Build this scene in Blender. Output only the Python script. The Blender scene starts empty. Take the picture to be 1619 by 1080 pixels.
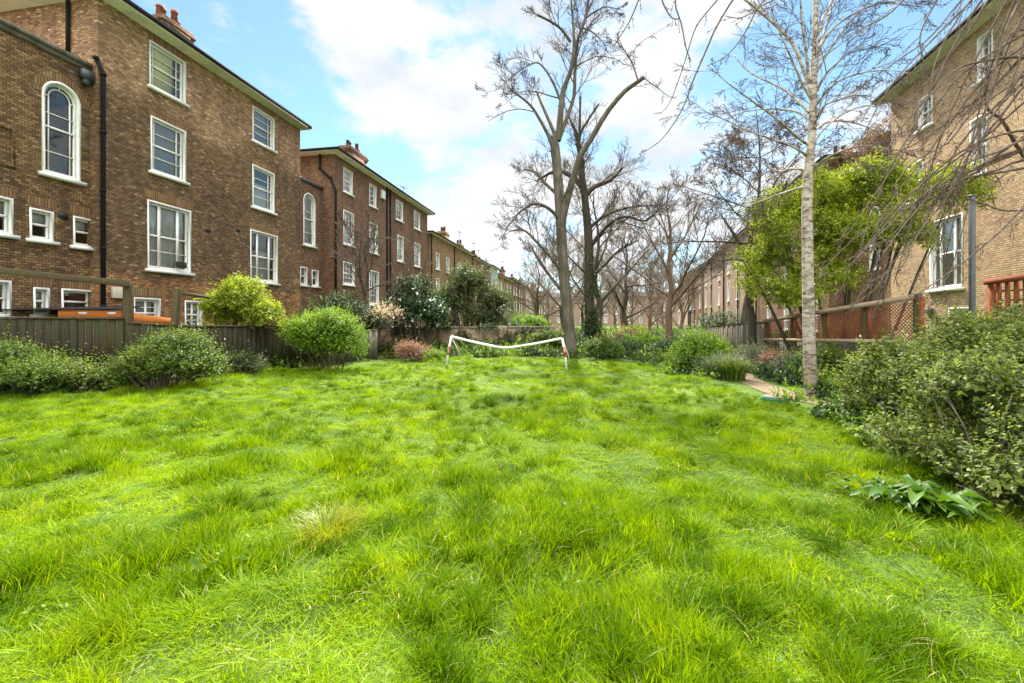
import bpy, math, random
import numpy as np
from mathutils import Vector, Matrix
PI = math.pi
rad = math.radians
scene = bpy.context.scene
COL = scene.collection

# ------------------------------------------------------------------ survey of the place
# measurements in the photograph (1619 x 1080) turned into metres on known planes
F, HOR, CX, EYE = 700.0, 507.0, 809.5, 1.55
YAW = math.atan((935 - CX) / F)

def ray(px, py):
    a = (px - CX) / F
    c, s = math.cos(YAW), math.sin(YAW)
    return np.array([a * c - s, a * s + c, (HOR - py) / F])

def pG(px, py, z=0.0):
    r = ray(px, py)
    t = (z - EYE) / r[2]
    return np.array([r[0] * t, r[1] * t, z])

def pP(px, py, P, d):
    r = ray(px, py)
    n = (d[1], -d[0])
    t = (P[0] * n[0] + P[1] * n[1]) / (r[0] * n[0] + r[1] * n[1])
    x, y = r[0] * t, r[1] * t
    return (x - P[0]) * d[0] + (y - P[1]) * d[1], EYE + r[2] * t

def pD(px, py, depth):
    r = ray(px, py)
    return np.array([r[0] * depth, r[1] * depth, EYE + r[2] * depth])

# ------------------------------------------------------------------ noise (numpy)
def _hash(ix, iy, seed):
    h = (ix.astype(np.int64) * 374761393 + iy.astype(np.int64) * 668265263 + seed * 974634211) & 0x7fffffff
    h = ((h ^ (h >> 13)) * 1274126177) & 0x7fffffff
    return ((h ^ (h >> 16)) & 0xffff) / 65535.0

def vnoise(x, y, seed=0):
    x = np.asarray(x, float); y = np.asarray(y, float)
    ix, iy = np.floor(x), np.floor(y)
    fx, fy = x - ix, y - iy
    fx = fx * fx * (3 - 2 * fx); fy = fy * fy * (3 - 2 * fy)
    a = _hash(ix, iy, seed); b = _hash(ix + 1, iy, seed)
    c = _hash(ix, iy + 1, seed); d = _hash(ix + 1, iy + 1, seed)
    return (a * (1 - fx) + b * fx) * (1 - fy) + (c * (1 - fx) + d * fx) * fy

def fbm(x, y, seed=0):
    return (vnoise(x, y, seed) + .5 * vnoise(x * 2.1, y * 2.1, seed + 7) + .25 * vnoise(x * 4.3, y * 4.3, seed + 13)) / 1.75

def ground_h(x, y):
    x = np.asarray(x, float); y = np.asarray(y, float)
    m = np.clip((20 - y) / 4, 0, 1) * np.clip((x + 11.5) / 2, 0, 1) * np.clip((4.2 + .0 * y - x) / 2, 0, 1)
    return m * (.20 * (fbm(x / 1.7, y / 1.7, 3) - .5) + .16 * (fbm(x / .5, y / .5, 5) - .5))

# ------------------------------------------------------------------ mesh helpers
def new_obj(name, V, faces, mat=None, parent=None, smooth=False, boxuv=True, uv=None):
    """faces: list of int arrays (N,k)"""
    me = bpy.data.meshes.new(name)
    V = np.asarray(V, np.float32).reshape(-1, 3)
    faces = [np.asarray(f, np.int32) for f in faces if len(f)]
    nl = sum(f.size for f in faces); nf = sum(len(f) for f in faces)
    me.vertices.add(len(V)); me.vertices.foreach_set('co', V.ravel())
    me.loops.add(nl); me.loops.foreach_set('vertex_index', np.concatenate([f.ravel() for f in faces]))
    me.polygons.add(nf)
    tot = np.concatenate([np.full(len(f), f.shape[1], np.int32) for f in faces])
    start = np.concatenate([[0], np.cumsum(tot)[:-1]]).astype(np.int32)
    me.polygons.foreach_set('loop_start', start); me.polygons.foreach_set('loop_total', tot)
    if smooth: me.polygons.foreach_set('use_smooth', np.ones(nf, bool))
    me.update(calc_edges=True)
    if uv is not None:
        l = me.uv_layers.new(name='UVMap'); l.data.foreach_set('uv', np.asarray(uv, np.float32).ravel())
    elif boxuv:
        l = me.uv_layers.new(name='UVMap')
        N = np.empty(nf * 3, np.float32); me.polygons.foreach_get('normal', N); N = np.abs(N.reshape(-1, 3))
        ax = np.argmax(N * np.array([1.0, 1.0001, 1.0002]), 1)
        axl = np.repeat(ax, tot)
        li = np.empty(nl, np.int32); me.loops.foreach_get('vertex_index', li)
        P = V[li]
        u = np.where(axl == 0, P[:, 1], P[:, 0]); v = np.where(axl == 2, P[:, 1], P[:, 2])
        l.data.foreach_set('uv', np.stack([u, v], 1).astype(np.float32).ravel())
    if mat: me.materials.append(mat)
    o = bpy.data.objects.new(name, me); COL.objects.link(o)
    if parent: o.parent = parent
    return o

class MB:
    def __init__(s): s.V = []; s.F = {}
    def n(s): return len(s.V)
    def face(s, idx): s.F.setdefault(len(idx), []).append(list(idx))
    def poly(s, pts):
        b = s.n(); s.V += [tuple(p) for p in pts]; s.face(range(b, b + len(pts)))
    def box(s, x0, x1, y0, y1, z0, z1):
        b = s.n()
        s.V += [(x0, y0, z0), (x1, y0, z0), (x1, y1, z0), (x0, y1, z0), (x0, y0, z1), (x1, y0, z1), (x1, y1, z1), (x0, y1, z1)]
        for f in ((0, 3, 2, 1), (4, 5, 6, 7), (0, 1, 5, 4), (1, 2, 6, 5), (2, 3, 7, 6), (3, 0, 4, 7)): s.face([b + i for i in f])
    def bar(s, p, q, w, h, up=(0, 0, 1)):
        p = Vector(p); q = Vector(q); d = (q - p).normalized(); u = Vector(up)
        if abs(d.dot(u)) > .98: u = Vector((0, 1, 0))
        r = d.cross(u).normalized(); t = r.cross(d).normalized(); b = s.n()
        for c in (p, q):
            for sx, sz in ((-1, -1), (1, -1), (1, 1), (-1, 1)):
                s.V.append(tuple(c + r * (sx * w / 2) + t * (sz * h / 2)))
        for f in ((0, 1, 2, 3), (7, 6, 5, 4), (0, 4, 5, 1), (1, 5, 6, 2), (2, 6, 7, 3), (3, 7, 4, 0)): s.face([b + i for i in f])
    def tube(s, pts, radii, n=8, caps=True):
        if not hasattr(radii, '__len__'): radii = [radii] * len(pts)
        pts = [Vector(p) for p in pts]; b = s.n(); ref = None
        for i, p in enumerate(pts):
            t = (pts[min(i + 1, len(pts) - 1)] - pts[max(i - 1, 0)]).normalized()
            if ref is None: ref = t.orthogonal().normalized()
            ref = (ref - t * ref.dot(t)).normalized(); bn = t.cross(ref)
            for k in range(n):
                a = 2 * PI * k / n
                s.V.append(tuple(p + (ref * math.cos(a) + bn * math.sin(a)) * radii[i]))
        for i in range(len(pts) - 1):
            for k in range(n):
                k2 = (k + 1) % n
                s.face([b + i * n + k, b + i * n + k2, b + (i + 1) * n + k2, b + (i + 1) * n + k])
        if caps:
            s.face([b + k for k in reversed(range(n))]); m = b + (len(pts) - 1) * n
            s.face([m + k for k in range(n)])
    def ring(s, outer, inner, y0, y1):
        """closed ring between two outlines (x,z) extruded y0..y1"""
        n = len(outer); b = s.n()
        for y in (y0, y1):
            s.V += [(p[0], y, p[1]) for p in outer] + [(p[0], y, p[1]) for p in inner]
        for i in range(n):
            j = (i + 1) % n
            s.face([b + i, b + j, b + n + j, b + n + i])
            s.face([b + 2 * n + j, b + 2 * n + i, b + 3 * n + i, b + 3 * n + j])
            s.face([b + j, b + i, b + 2 * n + i, b + 2 * n + j])
            s.face([b + n + i, b + n + j, b + 3 * n + j, b + 3 * n + i])
    def build(s, name, mat, parent=None, smooth=False, bevel=0):
        o = new_obj(name, s.V, [np.array(f) for f in s.F.values()], mat, parent, smooth)
        if bevel:
            m = o.modifiers.new('bevel', 'BEVEL'); m.width = bevel; m.segments = 2; m.limit_method = 'ANGLE'
        return o

def thing(name, label, cat, loc=(0, 0, 0), rz=0.0, group=None):
    o = bpy.data.objects.new(name, None); COL.objects.link(o)
    o.empty_display_size = .2
    o.location = loc; o.rotation_euler = (0, 0, rz)
    return tag(o, label, cat, group)

def tag(o, label, cat, group=None):
    o['label'] = label; o['category'] = cat
    if group: o['group'] = group
    return o

def kind(o, k): o['kind'] = k; return o

# ------------------------------------------------------------------ materials
def M(name):
    m = bpy.data.materials.new(name); m.use_nodes = True
    nt = m.node_tree; nt.nodes.clear()
    out = nt.nodes.new('ShaderNodeOutputMaterial')
    return m, nt, out

def N(nt, t, **kw):
    n = nt.nodes.new(t)
    for k, v in kw.items():
        if k in n.inputs: n.inputs[k].default_value = v
        else: setattr(n, k, v)
    return n

def L(nt, a, b): nt.links.new(a, b)

def ramp(nt, fac, stops, interp='LINEAR'):
    r = nt.nodes.new('ShaderNodeValToRGB'); cr = r.color_ramp; cr.interpolation = interp
    while len(cr.elements) < len(stops): cr.elements.new(.5)
    for e, (p, c) in zip(cr.elements, stops):
        e.position = p; e.color = (c[0], c[1], c[2], 1)
    L(nt, fac, r.inputs[0]); return r.outputs[0]

def math_n(nt, op, a, b=None):
    n = nt.nodes.new('ShaderNodeMath'); n.operation = op
    for i, v in enumerate((a, b)):
        if v is None: continue
        if isinstance(v, (int, float)): n.inputs[i].default_value = v
        else: L(nt, v, n.inputs[i])
    return n.outputs[0]

def mixc(nt, fac, a, b, mode='MIX'):
    n = nt.nodes.new('ShaderNodeMix'); n.data_type = 'RGBA'; n.blend_type = mode
    for i, v in ((0, fac), (6, a), (7, b)):
        if isinstance(v, (int, float)): n.inputs[i].default_value = v
        elif isinstance(v, (tuple, list)): n.inputs[i].default_value = (v[0], v[1], v[2], 1)
        else: L(nt, v, n.inputs[i])
    return n.outputs[2]

def noise(nt, vec, scale, detail=4, rough=.55):
    n = N(nt, 'ShaderNodeTexNoise', Scale=scale, Detail=detail, Roughness=rough)
    if vec is not None: L(nt, vec, n.inputs['Vector'])
    return n.outputs['Fac']

def principled(nt, out, color, rough=.8, spec=.3, metal=0.0, bump=None, bumpd=.01, bumps=.5):
    p = N(nt, 'ShaderNodeBsdfPrincipled')
    if isinstance(color, (tuple, list)): p.inputs['Base Color'].default_value = (color[0], color[1], color[2], 1)
    else: L(nt, color, p.inputs['Base Color'])
    if isinstance(rough, (int, float)): p.inputs['Roughness'].default_value = rough
    else: L(nt, rough, p.inputs['Roughness'])
    p.inputs['Specular IOR Level'].default_value = spec; p.inputs['Metallic'].default_value = metal
    if bump is not None:
        b = N(nt, 'ShaderNodeBump', Strength=bumps, Distance=bumpd); L(nt, bump, b.inputs['Height']); L(nt, b.outputs[0], p.inputs['Normal'])
    if out is not None: L(nt, p.outputs[0], out.inputs[0])
    return p

def simple(name, color, var=.25, scale=6.0, rough=.7, spec=.3, metal=0.0, bump=.0, dirt=None):
    m, nt, out = M(name)
    tc = N(nt, 'ShaderNodeTexCoord')
    f = noise(nt, tc.outputs['Object'], scale, 5)
    c = ramp(nt, f, [(.3, [x * (1 - var) for x in color]), (.7, [min(1, x * (1 + var)) for x in color])])
    if dirt:
        f2 = noise(nt, tc.outputs['Object'], scale * .35, 6, .7)
        c = mixc(nt, ramp(nt, f2, [(.48, (0, 0, 0)), (.66, (1, 1, 1))]), c, dirt)
    principled(nt, out, c, rough, spec, metal, f if bump else None, bump)
    return m

def brick(name, cols, mortar=(.30, .26, .2), bw=.155, bh=.07, patch=(.30, .22, .12), soot=(.035, .028, .022), soot_amt=.45, light_top=None, base_band=None, bump=.006):
    """stock brick: running bond, a colour of its own for every brick, patches, soot"""
    m, nt, out = M(name)
    uv = N(nt, 'ShaderNodeUVMap').outputs[0]
    sep = N(nt, 'ShaderNodeSeparateXYZ'); L(nt, uv, sep.inputs[0])
    u, v = sep.outputs[0], sep.outputs[1]
    rowf = math_n(nt, 'DIVIDE', v, bh); row = math_n(nt, 'FLOOR', rowf)
    off = math_n(nt, 'MULTIPLY', math_n(nt, 'MODULO', math_n(nt, 'ABSOLUTE', row), 2), .5)
    colf = math_n(nt, 'ADD', math_n(nt, 'DIVIDE', u, bw), off); col = math_n(nt, 'FLOOR', colf)
    fu = math_n(nt, 'FRACT', colf); fv = math_n(nt, 'FRACT', rowf)
    # distance to the joint
    eu = math_n(nt, 'MULTIPLY', math_n(nt, 'MINIMUM', fu, math_n(nt, 'SUBTRACT', 1, fu)), bw)
    ev = math_n(nt, 'MULTIPLY', math_n(nt, 'MINIMUM', fv, math_n(nt, 'SUBTRACT', 1, fv)), bh)
    e = math_n(nt, 'MINIMUM', eu, ev)
    wob = noise(nt, uv, 18, 3)
    e = math_n(nt, 'ADD', e, math_n(nt, 'MULTIPLY', math_n(nt, 'SUBTRACT', wob, .5), .010))
    mask = ramp(nt, e, [(.0045, (0, 0, 0)), (.0095, (1, 1, 1))])
    cv = N(nt, 'ShaderNodeCombineXYZ'); L(nt, col, cv.inputs[0]); L(nt, row, cv.inputs[1])
    wn = N(nt, 'ShaderNodeTexWhiteNoise', noise_dimensions='2D'); L(nt, cv.outputs[0], wn.inputs[0])
    k = len(cols); mean = [sum(c[i] for c in cols) / k * 1.12 for i in range(3)]; cols = [[c[i] * .92 + mean[i] * .28 for i in range(3)] for c in cols]
    big = noise(nt, uv, .55, 5, .6)
    sel = math_n(nt, 'ADD', math_n(nt, 'MULTIPLY', wn.outputs[0], .66), math_n(nt, 'MULTIPLY', math_n(nt, 'SUBTRACT', big, .33), .95))
    base = ramp(nt, sel, [(i / (k - 1), c) for i, c in enumerate(cols)])
    # odd pale replaced bricks
    odd = ramp(nt, wn.outputs[0], [(.955, (0, 0, 0)), (.965, (1, 1, 1))])
    base = mixc(nt, math_n(nt, 'MULTIPLY', odd, .7), base, patch)
    grit = noise(nt, uv, 60, 3)
    base = mixc(nt, .45, base, mixc(nt, 1.0, base, ramp(nt, grit, [(.3, (.45, .45, .45)), (.7, (1.5, 1.5, 1.5))]), 'MULTIPLY'))
    colr = mixc(nt, mask, mortar, base)
    if base_band:
        z0, c2 = base_band
        zz = math_n(nt, 'ADD', v, math_n(nt, 'MULTIPLY', math_n(nt, 'SUBTRACT', noise(nt, uv, .8, 4), .5), 1.2))
        fb = ramp(nt, math_n(nt, 'DIVIDE', zz, 20), [(z0 / 20 - .004, (1, 1, 1)), (z0 / 20 + .006, (0, 0, 0))])
        colr = mixc(nt, math_n(nt, 'MULTIPLY', fb, .8), colr, mixc(nt, 1.0, colr, c2, 'MULTIPLY'))
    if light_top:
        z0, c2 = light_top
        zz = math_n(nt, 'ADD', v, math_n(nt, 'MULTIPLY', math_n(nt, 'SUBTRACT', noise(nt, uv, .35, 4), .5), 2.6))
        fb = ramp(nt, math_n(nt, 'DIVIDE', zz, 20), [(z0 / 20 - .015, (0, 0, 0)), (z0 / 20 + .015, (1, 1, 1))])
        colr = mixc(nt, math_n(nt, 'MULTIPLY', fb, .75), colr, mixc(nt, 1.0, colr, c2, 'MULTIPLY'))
    # lime patches (blotches where the face was patched) and soot streaks
    pm = noise(nt, uv, .9, 3, .5)
    colr = mixc(nt, math_n(nt, 'MULTIPLY', ramp(nt, pm, [(.69, (0, 0, 0)), (.73, (1, 1, 1))]), .6), colr, patch)
    mp = N(nt, 'ShaderNodeMapping'); L(nt, uv, mp.inputs[0]); mp.inputs['Scale'].default_value = (1.1, .16, 1)
    st = noise(nt, mp.outputs[0], 1.0, 6, .65)
    colr = mixc(nt, math_n(nt, 'MULTIPLY', ramp(nt, st, [(.5, (0, 0, 0)), (.72, (1, 1, 1))]), soot_amt), colr, soot)
    h = math_n(nt, 'ADD', math_n(nt, 'MULTIPLY', mask, 1.0), math_n(nt, 'MULTIPLY', grit, .4))
    principled(nt, out, colr, .92, .15, 0, h, bump, .7)
    return m

def leafmat(name, cols, trans=.35, rough=.55, spec=.22, pos=1.2):
    m, nt, out = M(name)
    g = N(nt, 'ShaderNodeNewGeometry')
    f = g.outputs['Random Per Island']
    tc = N(nt, 'ShaderNodeTexCoord')
    n = noise(nt, tc.outputs['Object'], pos, 3)
    sel = math_n(nt, 'ADD', math_n(nt, 'MULTIPLY', f, .65), math_n(nt, 'MULTIPLY', math_n(nt, 'SUBTRACT', n, .3), .8))
    c = ramp(nt, sel, [(i / (len(cols) - 1), x) for i, x in enumerate(cols)])
    p = principled(nt, None, c, rough, spec)
    t = N(nt, 'ShaderNodeBsdfTranslucent')
    L(nt, mixc(nt, 1.0, c, (1.5, 1.45, .6), 'MULTIPLY'), t.inputs[0])
    mx = N(nt, 'ShaderNodeMixShader'); mx.inputs[0].default_value = trans
    L(nt, p.outputs[0], mx.inputs[1]); L(nt, t.outputs[0], mx.inputs[2]); L(nt, mx.outputs[0], out.inputs[0])
    return m

def barkmat(name, c0, c1, scale=9, moss=None, stretch=.25, bump=.012):
    m, nt, out = M(name)
    tc = N(nt, 'ShaderNodeTexCoord')
    mp = N(nt, 'ShaderNodeMapping'); L(nt, tc.outputs['Object'], mp.inputs[0]); mp.inputs['Scale'].default_value = (1, 1, stretch)
    f = noise(nt, mp.outputs[0], scale, 6, .65)
    c = ramp(nt, f, [(.3, c0), (.68, c1)])
    if moss:
        f2 = noise(nt, tc.outputs['Object'], 1.6, 5, .6)
        c = mixc(nt, math_n(nt, 'MULTIPLY', ramp(nt, f2, [(.45, (0, 0, 0)), (.65, (1, 1, 1))]), .6), c, moss)
    principled(nt, out, c, .9, .2, 0, f, bump, .8)
    return m

def woodmat(name, c0, c1, axis='z', weather=None, rough=.85):
    m, nt, out = M(name)
    tc = N(nt, 'ShaderNodeTexCoord')
    mp = N(nt, 'ShaderNodeMapping'); L(nt, tc.outputs['Object'], mp.inputs[0])
    mp.inputs['Scale'].default_value = {'z': (9, 9, .7), 'x': (.7, 9, 9), 'y': (9, .7, 9)}[axis]
    f = noise(nt, mp.outputs[0], 2.5, 6, .6)
    c = ramp(nt, f, [(.3, c0), (.7, c1)])
    if weather:
        f2 = noise(nt, tc.outputs['Object'], 1.3, 6, .7)
        c = mixc(nt, ramp(nt, f2, [(.42, (0, 0, 0)), (.62, (1, 1, 1))]), c, weather)
    principled(nt, out, c, rough, .2, 0, f, .006, .5)
    return m

MAT = {}
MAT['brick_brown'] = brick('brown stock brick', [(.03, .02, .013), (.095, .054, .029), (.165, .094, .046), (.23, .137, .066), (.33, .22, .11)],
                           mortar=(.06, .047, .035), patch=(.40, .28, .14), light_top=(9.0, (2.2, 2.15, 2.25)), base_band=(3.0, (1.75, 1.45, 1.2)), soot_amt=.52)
MAT['brick_wing'] = brick('sooty stock brick', [(.022, .015, .011), (.09, .05, .026), (.17, .092, .04), (.25, .145, .062), (.34, .22, .10)],
                          mortar=(.045, .036, .028), patch=(.36, .25, .12), soot_amt=.75)
MAT['brick_red'] = brick('red brown brick', [(.05, .026, .018), (.12, .06, .036), (.185, .095, .055), (.235, .13, .075), (.29, .18, .11)],
                         mortar=(.085, .062, .046), patch=(.34, .24, .14), soot_amt=.45)
MAT['brick_orange'] = brick('orange stock brick', [(.06, .035, .018), (.17, .09, .038), (.26, .145, .06), (.32, .19, .08), (.38, .25, .12)],
                            mortar=(.17, .14, .1), patch=(.42, .32, .2), soot_amt=.35)
MAT['brick_buff'] = brick('buff stock brick', [(.14, .085, .045), (.34, .215, .115), (.44, .29, .16), (.52, .355, .2), (.58, .42, .25)],
                          mortar=(.13, .095, .065), patch=(.6, .45, .27), soot=(.10, .07, .05), soot_amt=.42)
MAT['brick_pink'] = brick('pinkish brick', [(.12, .07, .05), (.25, .15, .105), (.33, .21, .15), (.39, .25, .18), (.45, .31, .23)],
                          mortar=(.25, .21, .17), patch=(.4, .3, .22), soot_amt=.3)
MAT['brick_arch'] = brick('gauged brick', [(.12, .065, .032), (.19, .105, .05), (.25, .14, .065), (.30, .19, .09)], mortar=(.06, .045, .034), bw=.078, bh=.34, soot_amt=.3)
MAT['brick_garden'] = brick('garden wall brick', [(.07, .045, .03), (.16, .105, .06), (.24, .165, .095), (.30, .21, .125), (.35, .26, .16)],
                            mortar=(.24, .2, .15), patch=(.13, .14, .06), soot=(.05, .055, .03), soot_amt=.6)
MAT['green_paint'] = simple('pale green render', (.42, .52, .43), .12, 1.5, .8, dirt=(.3, .36, .3))
MAT['white_paint'] = simple('white gloss paint', (.80, .78, .72), .05, 3, .4, .4, dirt=(.68, .65, .58))
MAT['cream_paint'] = simple('cream soffit paint', (.62, .57, .44), .08, 2, .6, dirt=(.45, .4, .3))
MAT['slate'] = simple('dark slate', (.045, .045, .05), .3, 8, .9, .1)
MAT['gutter'] = simple('black gutter iron', (.018, .018, .019), .2, 9, .8, .08)
MAT['lead'] = simple('lead sheet', (.07, .075, .09), .3, 5, .5, .5)
MAT['terracotta'] = simple('terracotta', (.42, .13, .06), .25, 6, .85, dirt=(.16, .07, .045))
MAT['buff_pot'] = simple('sooty buff clay', (.16, .11, .08), .3, 6, .85)
MAT['render_band'] = simple('stone cap', (.20, .17, .13), .3, 5, .9, dirt=(.09, .08, .05))
MAT['curtain'] = simple('net curtain', (.72, .72, .69), .06, 6, .9)
MAT['blind'] = simple('lime roller blind', (.80, .78, .18), .05, 3, .8)
MAT['grey_blind'] = simple('pale grey blind', (.34, .34, .33), .05, 3, .8)
MAT['white_metal'] = simple('white painted pipe', (.80, .78, .70), .08, 5, .4, .5, dirt=(.55, .5, .38))
MAT['red_tape'] = simple('red tape', (.42, .03, .025), .25, 14, .5, .4, dirt=(.6, .4, .35))
MAT['grey_metal'] = simple('grey galvanised steel', (.10, .103, .104), .15, 7, .45, .5, .3)
MAT['felt'] = simple('roofing felt', (.025, .026, .028), .3, 12, .85)
MAT['orange_wood'] = woodmat('orange stained boards', (.34, .10, .02), (.50, .17, .035), 'x')
MAT['orange_wood_y'] = woodmat('orange stained trellis', (.19, .06, .026), (.31, .10, .043), 'y')
MAT['fence_green'] = woodmat('mossy fence boards', (.022, .017, .010), (.058, .045, .025), 'z', (.038, .044, .014))
MAT['fence_grey'] = woodmat('weathered grey boards', (.09, .075, .058), (.20, .165, .125), 'z', (.13, .12, .085))
MAT['timber_dark'] = woodmat('weathered brown timber', (.06, .04, .022), (.13, .085, .045), 'x', (.085, .08, .035))
MAT['timber_pale'] = woodmat('bleached timber rail', (.28, .2, .125), (.40, .30, .2), 'y', (.24, .18, .12))
MAT['bark_grey'] = barkmat('grey brown bark', (.05, .04, .031), (.20, .165, .125), 9, (.075, .07, .03), .2, .03)
MAT['bark_dark'] = barkmat('dark bark', (.035, .026, .02), (.10, .078, .058), 9, (.06, .06, .025))
MAT['bark_brown'] = barkmat('brown young bark', (.11, .068, .045), (.22, .145, .1), 9)
MAT['twig'] = barkmat('twig bark', (.06, .042, .032), (.13, .095, .07), 12)
MAT['twig_far'] = barkmat('tan far twigs', (.12, .088, .058), (.25, .185, .125), 12)
MAT['twig_pale'] = barkmat('pale twig bark', (.10, .08, .062), (.24, .19, .145), 12)
MAT['twig_brown'] = barkmat('brown drooping twigs', (.055, .038, .027), (.18, .13, .09), 12)
MAT['bud'] = simple('winter buds', (.085, .05, .038), .35, 20, .8)
MAT['petal'] = simple('white petals', (.8, .74, .74), .1, 20, .6)

def farglass():
    m, nt, out = M('pane with what hangs behind it')
    oi = N(nt, 'ShaderNodeObjectInfo')
    c = ramp(nt, oi.outputs['Random'], [(.25, (.05, .053, .057)), (.55, (.13, .13, .13)), (.72, (.34, .34, .32)), (.95, (.5, .49, .45))])
    principled(nt, out, c, .08, .6); return m
MAT['far_glass'] = farglass()

def birchmat():
    m, nt, out = M('birch bark')
    tc = N(nt, 'ShaderNodeTexCoord')
    mp = N(nt, 'ShaderNodeMapping'); L(nt, tc.outputs['Object'], mp.inputs[0]); mp.inputs['Scale'].default_value = (2.6, 2.6, 7)
    f = noise(nt, mp.outputs[0], 2.2, 5, .65)
    sep = N(nt, 'ShaderNodeSeparateXYZ'); L(nt, tc.outputs['Object'], sep.inputs[0])
    c = ramp(nt, f, [(.33, (.05, .04, .032)), (.43, (.26, .2, .15)), (.52, (.50, .43, .35)), (.75, (.62, .56, .47))])
    f2 = noise(nt, tc.outputs['Object'], 3.2, 5, .7)
    c = mixc(nt, math_n(nt, 'MULTIPLY', ramp(nt, f2, [(.5, (0, 0, 0)), (.66, (1, 1, 1))]), .75), c, (.21, .145, .10))
    low = ramp(nt, math_n(nt, 'ADD', math_n(nt, 'DIVIDE', sep.outputs[2], 4), math_n(nt, 'MULTIPLY', math_n(nt, 'SUBTRACT', f2, .5), .7)), [(.05, (1, 1, 1)), (.35, (0, 0, 0))])
    c = mixc(nt, math_n(nt, 'MULTIPLY', low, .7), c, mixc(nt, 1.0, c, (.42, .36, .3), 'MULTIPLY'))
    principled(nt, out, c, .75, .25, 0, f, .012, .7)
    return m
MAT['birch'] = birchmat()

def glassmat(name, tint=(.9, .92, .93), base=.07):
    m, nt, out = M(name)
    t = N(nt, 'ShaderNodeBsdfTransparent'); t.inputs[0].default_value = (*tint, 1)
    g = N(nt, 'ShaderNodeBsdfGlossy'); g.inputs['Roughness'].default_value = .03; g.inputs[0].default_value = (1, .96, .91, 1)
    tc = N(nt, 'ShaderNodeTexCoord')
    b = N(nt, 'ShaderNodeBump', Strength=.12, Distance=.02); L(nt, noise(nt, tc.outputs['Object'], 2.2, 2), b.inputs['Height']); L(nt, b.outputs[0], g.inputs['Normal'])
    fr = N(nt, 'ShaderNodeFresnel', IOR=1.5)
    mx = N(nt, 'ShaderNodeMixShader')
    L(nt, math_n(nt, 'ADD', fr.outputs[0], base), mx.inputs[0])
    L(nt, t.outputs[0], mx.inputs[1]); L(nt, g.outputs[0], mx.inputs[2]); L(nt, mx.outputs[0], out.inputs[0])
    return m
MAT['glass'] = glassmat('window glass')

MAT['leaf_lime'] = leafmat('lime green leaves', [(.06, .09, .010), (.16, .215, .018), (.29, .35, .03), (.42, .45, .06)], .42)
MAT['leaf_bright'] = leafmat('bright green leaves', [(.04, .085, .008), (.10, .19, .012), (.19, .30, .02), (.28, .38, .03)], .4)
MAT['leaf_mid'] = leafmat('mid green leaves', [(.026, .052, .008), (.065, .11, .014), (.125, .18, .024), (.22, .27, .05)], .35)
MAT['leaf_yellowtip'] = leafmat('yellow tipped leaves', [(.02, .045, .008), (.06, .11, .014), (.14, .19, .025), (.27, .29, .06)], .35)
MAT['leaf_dark'] = leafmat('dark evergreen leaves', [(.012, .03, .01), (.03, .062, .018), (.055, .10, .03), (.09, .14, .05)], .25)
MAT['leaf_olive'] = leafmat('olive green leaves', [(.04, .055, .02), (.075, .10, .035), (.12, .15, .06), (.18, .20, .09)], .3)
MAT['leaf_grey'] = leafmat('grey green leaves', [(.06, .075, .05), (.11, .13, .085), (.17, .19, .13), (.25, .27, .19)], .3)
MAT['leaf_bush'] = leafmat('viburnum leaves', [(.02, .03, .009), (.045, .075, .016), (.115, .16, .03), (.21, .25, .06), (.34, .36, .15)], .35, .6, .18, 2.2)
MAT['leaf_hosta'] = leafmat('broad leaves', [(.025, .07, .005), (.055, .125, .009), (.09, .165, .014)], .35, .5, .25)
MAT['leaf_russet'] = leafmat('russet dry leaves', [(.17, .085, .055), (.27, .15, .10), (.36, .22, .16)], .25)
MAT['leaf_pink'] = leafmat('pale pink blossom', [(.42, .30, .27), (.6, .46, .42), (.75, .62, .58)], .4)

def grassmat(name, cols):
    m, nt, out = M(name)
    g = N(nt, 'ShaderNodeNewGeometry'); oi = N(nt, 'ShaderNodeObjectInfo')
    pos = g.outputs['Position']
    n1 = noise(nt, pos, .55, 4, .6); n2 = noise(nt, pos, 2.6, 3, .5)
    sel = math_n(nt, 'ADD', math_n(nt, 'ADD', math_n(nt, 'MULTIPLY', g.outputs['Random Per Island'], .42), math_n(nt, 'MULTIPLY', oi.outputs['Random'], .18)),
                 math_n(nt, 'ADD', math_n(nt, 'MULTIPLY', math_n(nt, 'SUBTRACT', n1, .5), .9), math_n(nt, 'MULTIPLY', math_n(nt, 'SUBTRACT', n2, .5), .6)))
    sel = math_n(nt, 'ADD', sel, .17)
    c = ramp(nt, sel, list(zip((0, .3, .6, .85, 1), cols)))
    straw = ramp(nt, g.outputs['Random Per Island'], [(.965, (0, 0, 0)), (.97, (1, 1, 1))])
    c = mixc(nt, straw, c, (.48, .40, .2))
    p = principled(nt, None, c, .5, .10)
    t = N(nt, 'ShaderNodeBsdfTranslucent'); L(nt, mixc(nt, 1.0, c, (1.5, 1.35, .5), 'MULTIPLY'), t.inputs[0])
    mx = N(nt, 'ShaderNodeMixShader'); mx.inputs[0].default_value = .45
    L(nt, p.outputs[0], mx.inputs[1]); L(nt, t.outputs[0], mx.inputs[2]); L(nt, mx.outputs[0], out.inputs[0])
    return m
MAT['grass'] = grassmat('short yellowish grass', [(.078, .155, .001), (.14, .25, .001), (.23, .345, .002), (.33, .40, .004), (.43, .41, .03)])
MAT['grass_lush'] = grassmat('lush green grass', [(.018, .058, .001), (.046, .115, .001), (.10, .19, .002), (.17, .265, .003), (.26, .32, .012)])
MAT['straw'] = leafmat('matted straw', [(.16, .14, .06), (.30, .26, .12), (.42, .37, .2)], .2)
MAT['tussock'] = leafmat('yellow tussock grass', [(.09, .16, .004), (.18, .25, .006), (.32, .31, .012), (.40, .28, .03)], .4, .4, .35, 3)

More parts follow.
